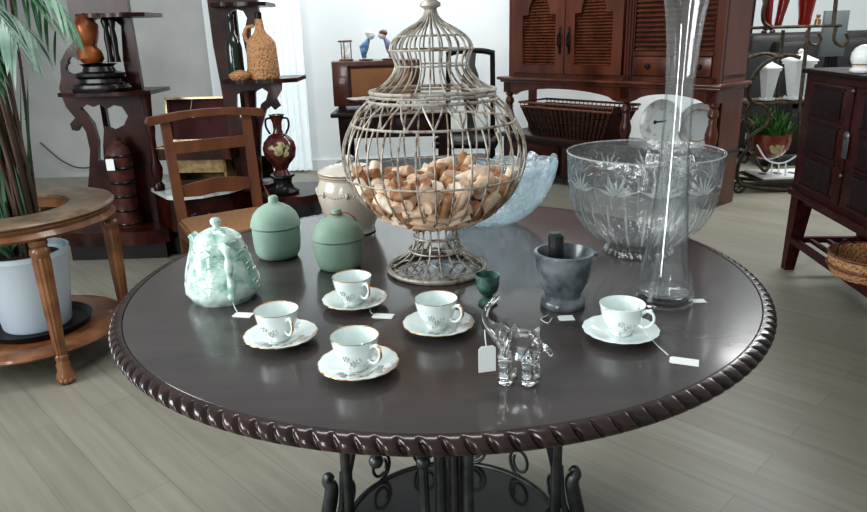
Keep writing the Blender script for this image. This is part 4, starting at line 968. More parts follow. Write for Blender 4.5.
b = NB(); box(b, (.11, -.010, .055), (.57, .0, .073)); box(b, (.11, -.010, hz - .05), (.57, .0, hz - .03)); box(b, (.11, -.010, .055), (.128, .0, hz - .03)); box(b, (.552, -.010, .055), (.57, .0, hz - .03)); obj('bezel', b, 'hutchdark', t)
for sx in (.03, .53):
    for sy in (.03, .19):
        b = NB(); box(b, (sx, sy, 0), (sx + .05, sy + .05, .03)); obj('foot', b, 'hutchdark', t)
hx, _ = AY(346, 58, 5.15)
t = thing('hourglass', 'small glass hourglass standing on the left end of the radio', 'hourglass', (hx, 5.15, z1))
b = NB(); lathe(b, [(0, 0), (.05, 0), (.05, .012), (0, .012)], 20); lathe(b, [(0, .128), (.05, .128), (.05, .14), (0, .14)], 20)
for k in range(3): tube(b, [(.040 * math.cos(k * 2.094 + .4), .040 * math.sin(k * 2.094 + .4), .01), (.040 * math.cos(k * 2.094 + .4), .040 * math.sin(k * 2.094 + .4), .13)], .004, 6)
obj('frame', b, 'oak', t)
b = NB(); lathe(b, [(0, .013), (.028, .014), (.031, .035), (.022, .055), (.006, .070), (.022, .085), (.031, .105), (.028, .126), (0, .127)], 20); obj('glass_bulb', b, 'glass', t)
b = NB(); lathe(b, [(0, .014), (.024, .016), (.022, .03), (0, .045)], 14); obj('sand', b, 'sand', t)
# two little porcelain children leaning toward each other
def child(label, x, sg, coat, head, hat):
    t = thing('porcelain_figurine', label, 'figurine', (x, 5.14, z1)); t.scale = (1.2, 1.2, 1.15)
    s = sg
    b = NB(); lathe(b, [(0, 0), (.04, 0), (.042, .008), (0, .010)], 20); obj('base', b, 'brown', t)
    vs = [((-s * .012, 0, .060), .030), ((-s * .004, 0, .085), .026), ((s * .012, 0, .112), .016), ((s * .024, 0, .128), .010),
          ((-s * .014, -.012, .035), .013), ((-s * .012, -.013, .012), .010), ((-s * .010, .012, .035), .013), ((-s * .006, .013, .012), .010),
          ((-s * .010, -.022, .095), .008), ((-s * .034, -.024, .080), .007), ((-s * .010, .022, .095), .008), ((-s * .034, .024, .080), .007)]
    skin_obj('body', vs, [(0, 1), (1, 2), (2, 3), (0, 4), (4, 5), (0, 6), (6, 7), (1, 8), (8, 9), (1, 10), (10, 11)], coat, 2, t)
    b = NB(); ball(b, (s * .034, 0, .146), .024, 14); ball(b, (s * .058, 0, .143), .005, 6)
    for sy in (-1, 1): ball(b, (s * .032, sy * .024, .144), .005, 6)
    obj('head', b, 'skin', t)
    b = NB()
    for sy in (-1, 1): ball(b, (s * .055, sy * .008, .150), .0025, 6)
    obj('eye', b, 'black', t)
    b = NB(); ball(b, (s * .028, 0, .158), .0255, 14, (1, 1, .75)); obj('hat' if head else 'hair', b, hat, t)
x1, _ = AY(366, 58, 5.14); x2, _ = AY(389, 58, 5.14)
child('porcelain child in blue with white cap leaning right on the radio', x1, 1, 'blue', True, 'skin')
child('brown haired porcelain child in lilac leaning left on the radio', x2 - .0, -1, 'lilac', False, 'brown')
# leaf dish and two small bowls on the side table
lx, _ = AY(360, 95, 4.98)
t = thing('leaf_dish', 'greyish leaf shaped dish on a stem beside the radio', 'dish', (lx + .03, 4.93, SZ_))
b = NB(); lathe(b, [(0, 0), (.03, 0), (.02, .01), (.006, .02), (.008, .06), (.02, .068), (.07, .075), (.115, .092), (.11, .096), (.06, .084), (0, .078)], 40, rmod=lambda a, z: 1 + (.12 * math.sin(a * 5) if z > .07 else 0)); obj('dish', b, 'jarmid', t)
for k, (px_, lab) in enumerate(((404, 'small pale rounded bowl on the side table, left of its twin'), (417, 'small pale rounded bowl on the side table, right of its twin'))):
    xx, _ = AY(px_, 97, 5.02)
    t = stand('small_bowl', lab, 'bowl', xx, 5.02, SZ_, [(0, 0), (.022, 0), (.024, .008), (.038, .03), (.040, .05), (.034, .066), (.030, .066), (.034, .05), (.02, .015), (0, .012)], 'skin', 24)

# dark dining chair beside the side table
x0, _ = AY(455, 120, 5.25); x1, zt_ = AY(496, 50, 5.25)
t = thing('splat_back_chair', 'black wooden chair with vase shaped back splat between side table and hutch', 'chair', ((x0 + x1) / 2 - .03, 5.40, 0), R(-10))
hw = .17
for sx in (-1, 1):
    b = NB(); tube(b, smoothpath([(sx * hw, .05, 0), (sx * hw, 0, .42), (sx * hw, .02, .75), (sx * (hw - .005), .05, 1.06)], 5), .019, 8); obj('leg', b, 'ebony', t)
    b = NB(); tube(b, smoothpath([(sx * hw, -.40, 0), (sx * (hw + .005), -.41, .2), (sx * hw, -.39, .42)], 5), .019, 8); obj('leg', b, 'ebony', t)
b = NB(); tube(b, smoothpath([(-hw - .01, .05, 1.055), (-.10, .05, 1.075), (0, .05, 1.08), (.10, .05, 1.075), (hw + .01, .05, 1.055)], 5), .021, 8); obj('top_rail', b, 'ebony', t)
me = fret([(-.03, .47), (.03, .47), (.028, .60), (.05, .70), (.075, .80), (.06, .90), (.035, .97), (.045, 1.08), (-.045, 1.08), (-.035, .97), (-.06, .90), (-.075, .80), (-.05, .70), (-.028, .60)], [], .035, .052); obj('back_splat', me, 'ebony', t, smooth=0)
b = NB(); box(b, (-.23, -.42, .42), (.23, .03, .475), bev=.012); obj('seat', b, 'ebony', t)
b = NB(); box(b, (-.2, .01, .46), (.2, .04, .50)); obj('back_rail', b, 'ebony', t)
# ============================================================ HUTCH (local x along the front, y back, z up)
HP = Vector((.640, 6.094)); HD = Vector((1.082, -1.24)); HA = math.atan2(HD.y, HD.x)
HW = 1.646; HDp = .31
HS = 1.163; HDROP = .1992      # the hutch parts below are drawn at 1/1.163 size with the floor at z = .171, then scaled up about the camera position, out to a greater depth
def hscale_cam(me): me.transform(Matrix.Translation((0, 0, -HDROP)) @ Matrix.Scale(HS, 4)); return me
_obj0 = obj
def obj(name, bm, m, parent=None, smooth=40, mtx=None):
    o = _obj0(name, bm, m, parent, smooth, mtx); hscale_cam(o.data); return o
t = thing('louvered_hutch', 'large reddish brown hutch with louvered doors and turned legs', 'hutch', (HP.x, HP.y, 0), HA)
ZB = .90                      # underside line of the upper case
TOP = 1.95
b = NB()
box(b, (0.03, .02, ZB), (.055, HDp, TOP)); box(b, (HW - .035, .02, ZB), (HW - .01, HDp, TOP))
box(b, (.03, HDp - .02, ZB), (HW - .01, HDp, TOP)); box(b, (.03, .02, TOP - .03), (HW - .01, HDp, TOP)); box(b, (.03, .03, ZB + .02), (HW - .01, HDp, ZB + .04))
box(b, (.055, .0, ZB), (.115, .04, TOP)); box(b, (1.005, .0, ZB), (1.075, .04, TOP)); box(b, (HW - .06, .0, ZB), (HW - .01, .04, TOP)); box(b, (.10, .0, ZB), (HW - .03, .04, ZB + .03))
for xx in (1.02, 1.04, 1.06): box(b, (xx - .004, -.008, ZB + .03), (xx + .004, .002, TOP))
obj('case', b, 'hutch', t)
b = NB(); box(b, (-.03, -.05, ZB - .022), (HW + .03, HDp + .01, ZB), bev=.008); box(b, (-.012, -.03, ZB - .038), (HW + .012, HDp, ZB - .022), bev=.004); obj('waist_moulding', b, 'hutch', t)
b = NB(); box(b, (.0, -.03, TOP), (HW + .02, HDp + .01, TOP + .06), bev=.01); obj('cornice', b, 'hutch', t)
def arch(x0, x1, z0, z1, r):
    n = 10; pts = [(x0, z0), (x1, z0), (x1, z1 - r)]
    cx_ = (x0 + x1) / 2; w = (x1 - x0) / 2
    pts += [(x1 - .05, z1 - r + .0)]
    pts += [(cx_ + (w - .05) * math.cos(PI * i / n), z1 - r + r * math.sin(PI * i / n)) for i in range(1, n)]
    pts += [(x0 + .05, z1 - r), (x0, z1 - r)]
    return pts
for k, (x0, x1) in enumerate(((.118, .556), (.562, 1.002))):
    z0, z1 = ZB + .032, 1.52
    o_ = [(x0, z0), (x1, z0), (x1, z1), (x0, z1)]
    ar = arch(x0 + .075, x1 - .075, z0 + .055, 1.44, .13)
    d_ = obj('door', fret(o_, [ar], -.022, .004), 'hutch', t, smooth=0)
    b = NB(); mt = None
    nz = 24
    for q in range(nz):
        zz = z0 + .055 + q * (1.45 - z0 - .055) / nz
        m4 = Matrix.Translation(((x0 + x1) / 2, .002, zz + .009)) @ Matrix.Rotation(R(38), 4, 'X')
        box(b, (-(x1 - x0) / 2 + .06, -.012, -.003), ((x1 - x0) / 2 - .06, .012, .003), m4)
    obj('louvers', b, 'louver', d_)
    b = NB(); box(b, (x0 + .05, .014, z0 + .05), (x1 - .05, .018, 1.48)); obj('backing', b, 'hutchdark', d_)
    xh = x1 - .035 if k == 0 else x0 + .035
    b = NB(); tube(b, smoothpath([(xh, -.026, 1.10), (xh, -.045, 1.12), (xh, -.045, 1.17), (xh, -.026, 1.19)], 4), .006, 6); box(b, (xh - .009, -.027, 1.06), (xh + .009, -.022, 1.23), bev=.002); obj('handle', b, 'ebony', d_)
    b = NB(); box(b, (x0, -.022, 1.525), (x1, .004, TOP - .03)); obj('upper_panel', b, 'hutch', t)
for k, (x0, x1) in enumerate(((1.085, 1.332), (1.340, 1.585))):
    b = NB(); box(b, (x0, -.016, ZB + .035), (x1, .01, ZB + .145), bev=.004); d_ = obj('drawer', b, 'hutch', t)
    b = NB(); lathe(b, [(0, 0), (.008, 0), (.008, .010), (.017, .016), (.015, .024), (0, .027)], 14, mtx=Matrix.Translation((1.19 if k == 0 else 1.515, -.016, ZB + .09)) @ Matrix.Rotation(R(90), 4, 'X')); obj('knob', b, 'black', d_)
b = NB(); box(b, (1.08, -.012, ZB + .15), (1.59, .02, ZB + .175)); box(b, (1.08, .0, TOP - .1), (1.59, .02, TOP - .03)); obj('rail', b, 'hutch', t)
b = NB()
for q in range(30):
    zz = ZB + .19 + q * .0275
    m4 = Matrix.Translation((1.335, .004, zz)) @ Matrix.Rotation(R(38), 4, 'X'); box(b, (-.25, -.013, -.003), (.25, .013, .003), m4)
obj('louvers', b, 'louver', t)
b = NB(); box(b, (1.08, .02, ZB + .17), (1.59, .026, TOP - .05)); obj('backing', b, 'hutchdark', t)
# scalloped apron
ap = [(.02, ZB - .038), (HW - .02, ZB - .038), (HW - .02, ZB - .10)]
for i in range(20): s = i / 19; ap.append((HW - .08 - s * .46, ZB - .115 + .045 * math.sin(PI * s) ** .6))
ap += [(1.06, ZB - .13), (.98, ZB - .13)]
for i in range(24): s = i / 23; ap.append((.95 - s * .83, ZB - .125 + .055 * math.sin(PI * s) ** .5))
ap += [(.08, ZB - .11), (.02, ZB - .11)]
b = NB(); prism(b, ap, -.012, .012); obj('apron', b, 'hutch', t, smooth=0)
LS = .50; FL = .1713
for xx, yy in ((.04, .02), (1.03, .02), (HW - .04, .02)):
    b = NB(); box(b, (xx - .032, yy - .032, ZB - .11), (xx + .032, yy + .032, ZB - .038))
    lathe(b, [(0, ZB - .11), (.026, ZB - .11), (.030, ZB - .125), (.018, ZB - .14), (.030, ZB - .16), (.033, ZB - .18), (.020, ZB - .20), (.024, ZB - .21), (.022, ZB - .23), (.037, ZB - .285), (.036, ZB - .315), (.024, ZB - .36), (.028, ZB - .375), (.022, ZB - .39), (0, LS)], 20, (xx, yy, 0)); obj('turned_leg', b, 'hutch', t)
b = NB(); box(b, (0, HDp - .04, FL), (.05, HDp, ZB - .038)); obj('end_post', b, 'hutch', t)
b = NB(); box(b, (HW - .035, .06, FL), (HW - .012, HDp, ZB - .038)); obj('end_panel', b, 'hutch', t)
b = NB(); box(b, (-.02, -.03, LS - .03), (HW + .0, HDp, LS), bev=.005); obj('lower_shelf', b, 'hutchdark', t)
b = NB(); box(b, (.0, .0, .21), (HW - .04, HDp - .01, LS - .03)); obj('base_case', b, 'hutchdark', t)
b = NB()
for k in range(3): box(b, (.03 + k * .53, -.014, .24), (.53 + k * .53, 0, LS - .06), bev=.004)
obj('base_drawer', b, 'mahog', t)
for xx, yy in ((.04, .04), (HW - .06, .04), (.04, HDp - .05), (HW - .06, HDp - .05)):
    b = NB(); lathe(b, [(0, FL), (.03, FL), (.04, FL + .015), (.03, .21), (0, .21)], 16, (xx, yy, 0)); obj('foot', b, 'hutchdark', t)
obj = _obj0
LSW = LS * HS - HDROP
def H(x, y): x *= HS; y *= HS; return (HP.x + x * math.cos(HA) - y * math.sin(HA), HP.y + x * math.sin(HA) + y * math.cos(HA))
# flaring basket on the lower shelf
hx, hy = H(.545, .155)
t = thing('wicker_basket', 'flaring dark brown slatted basket on the lower shelf of the hutch', 'basket', (hx, hy, LSW), HA)
b = NB()
def rect(z, hw_, hd): return [(-hw_, -hd, z), (hw_, -hd, z), (hw_, hd, z), (-hw_, hd, z)]
A = [b.verts.new(p) for p in rect(.0, .345, .12)]; B = [b.verts.new(p) for p in rect(.22, .445, .165)]
for i in range(4): b.faces.new((A[i], A[(i + 1) % 4], B[(i + 1) % 4], B[i]))
b.faces.new(A[::-1]); bmesh.ops.solidify(b, geom=b.faces[:], thickness=.008); obj('woven_side', b, 'wickerdark', t, smooth=0)
b = NB()
for z, hw_, hd in ((.225, .45, .17), (.26, .465, .175)): tube(b, rect(z, hw_, hd), .010, 6, True)
for q in range(22):
    s = -1 + 2 * q / 21
    for sg in (-1, 1): tube(b, [(s * .445, sg * .168, .215), (s * .46, sg * .174, .262)], .004, 5)
obj('rim', b, 'wickerdark', t)
b = NB()
for k in range(20):
    s = -1 + 2 * k / 19; tube(b, [(s * .345, -.127, .0), (s * .445, -.172, .22)], .006, 5)
for z, f in ((.055, .26), (.11, .52), (.17, .79)): tube(b, [(-(.345 + .10 * f) , -(.127 + .045 * f), z), ((.345 + .10 * f), -(.127 + .045 * f), z)], .004, 5)
obj('slat', b, 'ebony', t)
# decorated plates standing on the shelf
for k, (u, lab, r_) in enumerate(((1.235, 'painted plate with a bird standing on the hutch shelf, left of the pair', .165), (1.445, 'painted plate standing on the hutch shelf, right of the pair', .155))):
    hx, hy = H(u, .10 + .07 * k)
    t = thing('decorated_plate', lab, 'plate', (hx, hy, LSW), HA)
    mt = Matrix.Translation((0, .0, r_ + .004)) @ Matrix.Rotation(R(78), 4, 'X')
    b = NB(); lathe(b, [(0, 0), (r_ * .6, 0), (r_ * .98, .016), (r_, .020), (r_ * .98, .022), (r_ * .62, .006), (0, .006)], 56, mtx=mt); obj('dish', b, 'plate', t)
    b = NB(); lathe(b, [(0, .0062), (r_ * .55, .0062), (r_ * .55, .0075), (0, .0075)], 40, mtx=mt); obj('painted_centre', b, 'platemid', t)
    if k == 0:
        b = NB(); ball(b, (r_ * -.28, r_ * .0, .009), r_ * .09, 8, (1, 1, .12), mt); tube(b, [mt @ Vector(p) for p in smoothpath([(r_ * -.30, 0, .0095), (r_ * -.05, r_ * .04, .0095), (r_ * .25, r_ * .10, .0095)], 4)], r_ * .035, 6); obj('painted_bird', b, 'stonedark', t)
    else:
        b = NB(); tube(b, [mt @ Vector(p) for p in circ((0, 0), r_ * .72, 40, .0105)], .004, 6, True); obj('painted_band', b, 'gold', t)
hx, hy = H(1.50, .24)
t = stand('brown_basket', 'small orange brown round basket behind the painted plates', 'basket', hx, hy, LSW, [(0, 0), (.05, 0), (.065, .14), (.07, .30), (.075, .305), (.07, .31), (.06, .15), (.045, .01), (0, .01)], 'wicker', 36)

# ============================================================ RED LACQUER CABINET (right)
A0 = Vector(AZ(808, 69.6, 1.0)); CA = A0; CD = (Vector(AZ(867, 77, 1.0)) - A0).normalized(); CAn = math.atan2(CD.y, CD.x)
t = thing('lacquer_cabinet', 'dark red lacquered cabinet with carved panels on splayed legs at right', 'cabinet', (CA.x, CA.y, 0), CAn)
# local x along the front toward the camera, +y to the back (away from the room)
CWd, CDp, CZ0, CZ1 = 1.50, .40, .425, .985
b = NB(); box(b, (0, 0.012, CZ0), (CWd, CDp, CZ1)); box(b, (.0, 0, CZ0), (.03, .014, CZ1)); box(b, (CWd - .03, 0, CZ0), (CWd, .014, CZ1)); box(b, (0, 0, CZ1 - .03), (CWd, .014, CZ1)); box(b, (0, 0, CZ0), (CWd, .014, CZ0 + .03)); obj('case', b, 'chinese', t)
b = NB(); box(b, (-.02, -.02, CZ1), (CWd + .02, CDp + .01, CZ1 + .022), bev=.005); obj('top_board', b, 'chinesepanel', t)
b = NB(); box(b, (-.01, -.02, CZ0 - .03), (CWd + .01, CDp + .01, CZ0), bev=.004); obj('base_moulding', b, 'chinese', t)
for k in range(3):
    x0 = .035 + k * .482; x1 = x0 + .466
    b = NB(); box(b, (x0, -.014, CZ0 + .03), (x1, .012, CZ1 - .03), bev=.002); d_ = obj('door', b, 'chinese', t)
    for q in range(3):
        z0 = CZ0 + .055 + q * .162
        b = NB(); box(b, (x0 + .09, -.020, z0), (x1 - .09, -.012, z0 + .125), bev=.003); obj('carved_panel', b, 'chinesepanel', d_)
        b = NB()
        for lo, hi in (((x0 + .07, -.019, z0 - .012), (x1 - .07, -.013, z0 - .004)), ((x0 + .07, -.019, z0 + .13), (x1 - .07, -.013, z0 + .138))): box(b, lo, hi)
        obj('moulding', b, 'chinesepanel', d_)
xm = .515
b = NB(); lathe(b, [(0, 0), (.020, .004), (.014, .012), (0, .016)], 16, mtx=Matrix.Translation((xm - .01, -.014, .755)) @ Matrix.Rotation(R(90), 4, 'X')); box(b, (xm - .03, -.024, .66), (xm + .015, -.014, .752), bev=.006); obj('latch', b, 'dullmetal', t)
for zz in (.585, .94):
    b = NB(); ball(b, (xm - .01, -.018, zz), .010, 8); obj('stud', b, 'dullmetal', t)
b = NB(); tube(b, [(xm + .22 + .028 * math.cos(a), -.030, .84 + .036 * math.sin(a)) for a in [2 * PI * i / 24 for i in range(24)]], .006, 7, True); ball(b, (xm + .22, -.024, .878), .012, 8); obj('ring_handle', b, 'dullmetal', t)
for (lx_, ly_, sx, sy) in ((.04, .04, -.022, -.02), (CWd - .04, .04, .03, -.02), (.04, CDp - .04, -.022, .03), (CWd - .04, CDp - .04, .03, .03)):
    b = NB(); taperbox(b, (lx_ + sx, ly_ + sy, 0), (lx_, ly_, CZ0 - .03), (.024, .024), (.042, .040)); obj('leg', b, 'chinese', t)
b = NB(); prism(b, [(.08, CZ0 - .03), (CWd - .08, CZ0 - .03), (CWd - .08, CZ0 - .075), (CWd - .16, CZ0 - .06), (.16, CZ0 - .06), (.08, CZ0 - .075)], .02, .035); obj('apron', b, 'chinese', t)
b = NB(); box(b, (.03, .0, .150), (CWd - .03, .03, .178)); box(b, (.03, CDp - .04, .150), (CWd - .03, CDp - .01, .178)); box(b, (.03, .0, .150), (.055, CDp, .178)); box(b, (CWd - .055, .0, .150), (CWd - .03, CDp, .178))
for k in range(3): box(b, (.04, .09 + .08 * k, .155), (CWd - .04, .11 + .08 * k, .172))
obj('lower_rack', b, 'chinese', t)
def Cb(x, y): return (CA.x + x * math.cos(CAn) - y * math.sin(CAn), CA.y + x * math.sin(CAn) + y * math.cos(CAn))
bx_, by_ = AZ(874, 268, .21)
t = thing('round_basket', 'round brown banded basket with dark handle on the lower rack of the lacquer cabinet', 'basket', (bx_, by_, .178))
b = NB(); lathe(b, [(0, 0), (.16, 0), (.175, .03), (.180, .09), (.172, .092), (.165, .03), (.15, .012), (0, .010)], 56, rmod=lambda a, z: 1 + .006 * math.sin(a * 30)); obj('woven_side', b, 'wicker', t)
b = NB(); tube(b, circ((0, 0), .178, 56, .092), .006, 6, True); tube(b, circ((0, 0), .180, 56, .045), .006, 6, True); obj('band', b, 'wickerdark', t)
b = NB(); tube(b, smoothpath([(-.17, .0, .085), (-.165, 0, .14), (-.13, 0, .16), (-.10, 0, .145)], 5), .004, 6); obj('handle', b, 'black', t)
wx, wz = AY(860, 70, 2.75)
wx, wy = AZ(862, 72, CZ1 + .022)
t = thing('porcelain_ornament', 'white and gold rounded porcelain ornament on top of the lacquer cabinet', 'ornament', (wx, wy, CZ1 + .022))
b = NB(); lathe(b, [(0, 0), (.045, 0), (.048, .008), (.038, .02), (.044, .035), (.050, .055), (.048, .08), (.036, .10), (.018, .112), (0, .115)], 28, rmod=lambda a, z: 1 + .05 * math.sin(a * 6)); obj('body', b, 'skin', t)
b = NB(); tube(b, circ((0, 0), .043, 28, .033), .003, 6, True); obj('gold_band', b, 'gold', t)

# ============================================================ WROUGHT IRON RACK
RY = 5.15
def Q(px_, py_, y=RY): x, z = AY(px_, py_, y); return (x, y, z)
t = thing('iron_rack', 'scrolled wrought iron plant rack on small wheels behind the lacquer cabinet', 'rack', (2.6, 5.3, 0))
IL = Matrix.Translation((-2.6, -5.3, 0))
def rpart(name, b, m, sm=40):
    o = obj(name, b, m, t, smooth=sm); o.matrix_local = IL; return o
zt_, zm_, zb_ = Q(790, 27)[2], Q(780, 103)[2], .085
xa, xb_ = Q(750, 27)[0], Q(838, 27)[0]
xm0 = Q(750, 103)[0]
for (z, x0, x1) in ((zt_, xa, xb_ + .02), (zm_, xm0, xb_ + .02), (zb_, 2.46, 3.0)):
    b = NB(); tube(b, [(x0, RY, z), (x1, RY, z), (x1, RY + .36, z), (x0, RY + .36, z)], .011, 6, True)
    for q in range(9): yy = RY + .04 * q + .02; tube(b, [(x0, yy, z), (x1, yy, z)], .0045, 5)
    rpart('shelf', b, 'ironbrown')
for yy in (RY, RY + .36):     # scrolled side frames: curves traced in the upright plane
    W_ = lambda L_: [(Q(a, c_)[0], yy, Q(a, c_)[2]) for a, c_ in L_]
    b = NB()
    tube(b, smoothpath(W_([(770, -10), (766, 0), (763, 12), (764, 22), (770, 27)]), 5), .0135, 6)
    tube(b, smoothpath(W_([(800, 58), (790, 55), (775, 58), (762, 66), (753, 78), (748, 90), (750, 100), (757, 104)]), 5), .014, 6)
    tube(b, smoothpath(W_([(833, 27), (835, 10), (837, -10)]), 4), .0135, 6)
    tube(b, [(Q(808, 30)[0], yy, Q(808, 30)[2]), (Q(800, 103)[0], yy, Q(800, 103)[2])], .0135, 6)
    tube(b, smoothpath(W_([(836, 27), (834, 40), (842, 46), (848, 40), (846, 33)]), 5), .012, 6)
    rpart('upper_scroll', b, 'ironbrown')
    b = NB()
    tube(b, smoothpath(W_([(757, 122), (750, 125), (746, 118), (748, 109), (756, 104), (765, 107), (769, 116), (766, 125), (759, 130), (752, 136), (752, 142), (750, 146), (746, 142), (749, 138)]), 5), .0135, 6)
    tube(b, smoothpath(W_([(752, 146), (745, 152), (739, 163), (737, 174), (740, 183), (752, 187), (775, 189), (800, 191)]), 5), .015, 6)
    tube(b, smoothpath(W_([(753, 152), (757, 162), (764, 171), (768, 168), (770, 164)]), 5), .012, 6)
    tube(b, [W_([(800, 103)])[0], W_([(800, 190)])[0]], .0135, 6)
    tube(b, [W_([(838, 103)])[0], W_([(838, 190)])[0]], .0135, 6)
    rpart('side_scroll', b, 'ironbrown')
    for wx_ in (739, 835):
        b = NB(); c_ = Q(wx_, 187); tube(b, [(c_[0] + .042 * math.cos(a), yy, .050 + .042 * math.sin(a)) for a in [2 * PI * i / 24 for i in range(24)]], .009, 6, True)
        for q in range(3): tube(b, [(c_[0] + .04 * math.cos(q * 1.05), yy, .05 + .04 * math.sin(q * 1.05)), (c_[0] - .04 * math.cos(q * 1.05), yy, .05 - .04 * math.sin(q * 1.05))], .004, 5)
        rpart('wheel', b, 'ironbrown')
    b = NB(); tube(b, smoothpath(W_([(757, 145), (765, 158), (775, 163), (786, 162), (796, 156)]), 5), .007, 6)
    for px_ in (772, 779, 786): tube(b, [W_([(px_, 163)])[0], W_([(px_ - 1, 176)])[0]], .006, 5)
    rpart('bowl_cradle', b, 'trim_white') if yy == RY else b.free()
b = NB(); box(b, (2.50, RY + .02, zb_ + .008), (2.98, RY + .34, zb_ + .022))
tz = zb_ + .022; pts = []
tt = rpart('tile_tray', b, 'tile', 0)
for q in range(4):
    b = NB(); ball(b, (2.56 + q * .115, RY + .18, tz), .030, 10, (1, 1.6, .1)); obj('tile_flower', b, 'greypanel', tt)
# red bowl of grass
bx0, by0, bz0 = Q(777, 137)
t = thing('red_planter', 'dark red glazed half round planter with green grass in the iron rack', 'planter', (bx0 + .02, RY + .17, Q(777, 163)[2]))
hb = Q(777, 136)[2] - Q(777, 163)[2]
b = NB(); lathe(b, [(0, 0), (.06, .006), (.115, .04), (.150, .09), (.164, .15), (.162, hb), (.152, hb), (.13, .10), (0, .08)], 40); obj('pot', b, 'redbowl', t)
b = NB(); 
for q in range(8):
    a = q * PI / 4; ball(b, (.035 * math.cos(a), -.150, .115 + .035 * math.sin(a)), .022, 8, (1, .3, 1))
ball(b, (0, -.158, .115), .020, 8, (1, .4, 1)); obj('flower_emblem', b, 'flower', t)
b = NB()
for k in range(170):
    a = rnd.uniform(0, 2 * PI); r0 = .135 * math.sqrt(rnd.random())
    blade(b, (r0 * math.cos(a), r0 * math.sin(a), hb - .03), (rnd.uniform(-.5, .5), rnd.uniform(-.5, .5), 1), rnd.uniform(.10, .24), .006, rnd.uniform(.4, 1.2), rnd.uniform(0, 3))
obj('grass', b, 'grass', t, smooth=0)
# white lidded urns
def urn(px_, h, w, label):
    x, y, z = Q(px_, 103)
    t = thing('lidded_urn', label, 'urn', (x, RY + .12, zm_ + .011), R(8))
    b = NB()
    sq = lambda s_, z_: [(s_, z_)]
    for (s0, z0, s1, z1) in ((.62, 0, .62, .03), (.42, .03, .42, .08), (.46, .08, .80, .70), (.92, .70, .92, .76)):
        taperbox(b, (0, 0, z0 * h), (0, 0, z1 * h), (s0 * w, s0 * w), (s1 * w, s1 * w))
    for sx in (-1, 1):
        for sy in (-1, 1): ball(b, (sx * .55 * w, sy * .55 * w, .035 * h), .16 * w, 8)
    obj('body', b, 'urn', t, smooth=20)
    b = NB(); taperbox(b, (0, 0, .765 * h), (0, 0, .80 * h), (1.0 * w, 1.0 * w), (.92 * w, .92 * w)); taperbox(b, (0, 0, .80 * h), (0, 0, .90 * h), (.88 * w, .88 * w), (.20 * w, .20 * w)); ball(b, (0, 0, .945 * h), .055 * h, 10); ld = obj('lid', b, 'urn', t, smooth=20)
    b = NB(); ball(b, (0, 0, .985 * h), .022 * h, 8); obj('finial', b, 'gold', ld)
urn(774, .30, .062, 'smaller white lidded urn on the iron rack')
urn(803, .36, .090, 'larger white lidded urn on the iron rack')
# deep red vases on the top shelf
for px_, lab, ln, dx in ((777, 'leftmost slender deep red glass vase on the top of the iron rack', .40, -.035), (787, 'slender deep red glass vase between the other two on the iron rack', .40, .045), (814, 'widest deep red glass vase with gold knob on the iron rack', .42, .0)):
    x, y, z = Q(px_, 27)
    t = thing('red_vase', lab, 'vase', (x, RY + .14, zt_ + .011)); w = 1.0 if px_ < 800 else 1.6
    b = NB(); mt = Matrix(((1, 0, dx / .3, 0), (0, 1, 0, 0), (0, 0, 1, 0), (0, 0, 0, 1)))
    lathe(b, [(0, 0), (.024 * w, 0), (.026 * w, .01), (.028 * w, .06), (.036 * w, .15), (.044 * w, .25), (.040 * w, .33), (.028 * w, .37), (.030 * w, ln), (.024 * w, ln), (.022 * w, .36), (0, .3)], 28, mtx=mt); obj('body', b, 'redvase', t)
x, y, z = Q(820, 27)
t = stand('gold_knob_bottle', 'tiny gold topped bottle in front of the widest red vase', 'bottle', x, RY + .04, zt_ + .011, [(0, 0), (.02, 0), (.021, .03), (.01, .045), (.014, .055), (.012, .068), (0, .07)], 'gold', 16)

# ============================================================ FAR RIGHT CLUTTER
# black leather settee and slate panel behind the rack
FY = 6.4
x0, zt2 = AY(758, 34, FY); x1 = 4.6
t = thing('leather_settee', 'big black leather settee with rounded arm behind the iron rack', 'settee', (x0, FY, 0))
b = NB(); box(b, (.08, .30, .1), (x1 - x0, .60, zt2), bev=.07); obj('backrest', b, 'blackcloth', t)
b = NB(); box(b, (.1, -.30, .1), (x1 - x0, .32, .46), bev=.05); obj('seat', b, 'blackcloth', t)
b = NB(); box(b, (0, -.35, .08), (.24, .55, zt2 - .16), bev=.08); obj('arm', b, 'blackcloth', t)
for k in range(3):
    b = NB(); box(b, (.26 + k * .5, .10, .48), (.72 + k * .5, .34, zt2 - .06), bev=.06); obj('cushion', b, 'blackcloth', t)
for (fx, fy) in ((.1, -.2), (.1, .45), (x1 - x0 - .15, -.2), (x1 - x0 - .15, .45)):
    b = NB(); box(b, (fx - .03, fy - .03, 0), (fx + .03, fy + .03, .1)); obj('foot', b, 'black', t)
xp0, zp0 = AY(822, 57, 5.85); xp1, zp1 = AY(853, 10, 5.85)
t = thing('display_panel', 'plain slate grey upright panel on a stand in front of the settee', 'panel', ((xp0 + xp1) / 2, 5.85, 0))
hw = (xp1 - xp0) / 2
b = NB(); box(b, (-hw - .02, 0, zp0), (hw - .02, .03, zp1), bev=.003); obj('board', b, 'greypanel', t)
b = NB(); tube(b, [(-.1, .05, 0), (-.03, .035, zp0 + .1)], .014, 6); tube(b, [(.1, -.08, 0), (.03, .015, zp0 + .02)], .014, 6); tube(b, [(0, .16, 0), (0, .04, zp1 - .1)], .014, 6); obj('easel', b, 'black', t)
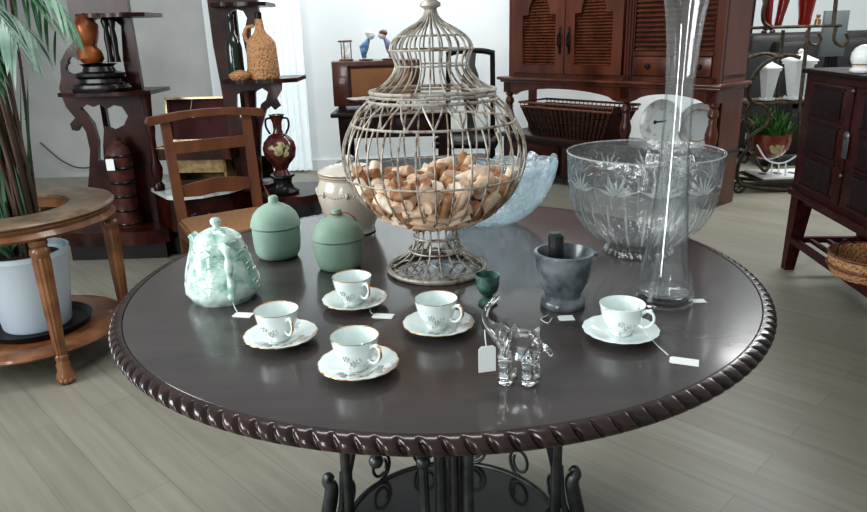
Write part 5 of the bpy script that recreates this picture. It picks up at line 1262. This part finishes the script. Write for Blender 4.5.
# black iron floor stand between hutch and rack
xs_, _ = AY(740, 130, 6.9)
t = thing('iron_floor_stand', 'thin black iron floor stand with crossbars beside the hutch', 'stand', (xs_, 6.9, 0))
b = NB(); box(b, (-.22, -.12, 0), (.30, .12, .03), bev=.008); obj('base', b, 'black', t)
b = NB(); tube(b, [(-.02, 0, .03), (.02, 0, 1.7)], .011, 6); tube(b, [(.10, 0, .03), (.14, 0, 1.7)], .011, 6); obj('pole', b, 'black', t)
for z in (.62, 1.02, 1.10):
    b = NB(); tube(b, smoothpath([(-.05, 0, z), (.2, -.02, z + .02), (.40, 0, z), (.46, 0, z - .05)], 4), .010, 6); obj('crossbar', b, 'black', t)
b = NB(); 
for k in range(6): a = k * 1.05; ball(b, (.16 + .04 * math.cos(a), -.02, 1.13 + .05 * math.sin(a)), .028, 8, (1, .4, 1))
obj('rosette', b, 'mahog', t)

# thin cable on the left wall
b = NB(); pts = smoothpath([(*[AY(38, 143, 6.55)[0]], 6.585, AY(38, 143, 6.55)[1]), (AY(58, 160, 6.55)[0], 6.585, AY(58, 160, 6.55)[1]), (AY(75, 168, 6.55)[0], 6.585, AY(75, 168, 6.55)[1]), (AY(92, 168, 6.55)[0], 6.585, AY(92, 168, 6.55)[1])], 6)
tube(b, pts, .006, 5); tag(obj('wall_cable', b, 'trim'), 'thin dark cable sagging along the grey wall behind the palm', 'cable')

# ============================================================ LIGHT
def area(name, loc, aim, sx, sy, power, c=(1, 1, 1)):
    l = bpy.data.lights.new(name, 'AREA'); l.shape = 'RECTANGLE'; l.size = sx; l.size_y = sy; l.energy = power; l.color = c
    o = bpy.data.objects.new(name, l); col.objects.link(o); o.location = loc
    o.rotation_euler = (Vector(aim) - Vector(loc)).to_track_quat('-Z', 'Y').to_euler(); return o
area('window_light', (-3.6, .6, 1.9), (0, 1.6, .8), 2.2, 1.6, 120, (.93, .98, 1))
area('door_light', (-1.9, -1.5, 1.5), (.1, 1.3, .8), .38, 2.3, 44, (.95, 1, 1))
area('overhead_fill', (-.3, 2.2, 2.9), (-.3, 2.4, 0), 1.6, .5, 24, (.98, 1, 1))  # added soft fill from above the table, not a known room lamp
area('back_wall_fill', (.3, 5.2, 2.95), (.2, 6.6, 1.3), 3.0, .4, 62, (.96, 1, 1))  # added to brighten the back wall, no known fitting there
area('right_side_fill', (3.6, 5.2, 2.95), (3.6, 5.8, 0), 2.4, .6, 110, (.98, 1, 1))  # added fill that lifts the iron rack and urns
w = bpy.data.worlds.new('world'); bpy.context.scene.world = w; w.use_nodes = True
w.node_tree.nodes['Background'].inputs[0].default_value = (.80, .88, .90, 1)
w.node_tree.nodes['Background'].inputs[1].default_value = .42
sc = bpy.context.scene
sc.view_settings.view_transform = 'Standard'
try: sc.view_settings.look = 'Medium High Contrast'
except Exception: pass
sc.view_settings.exposure = .08
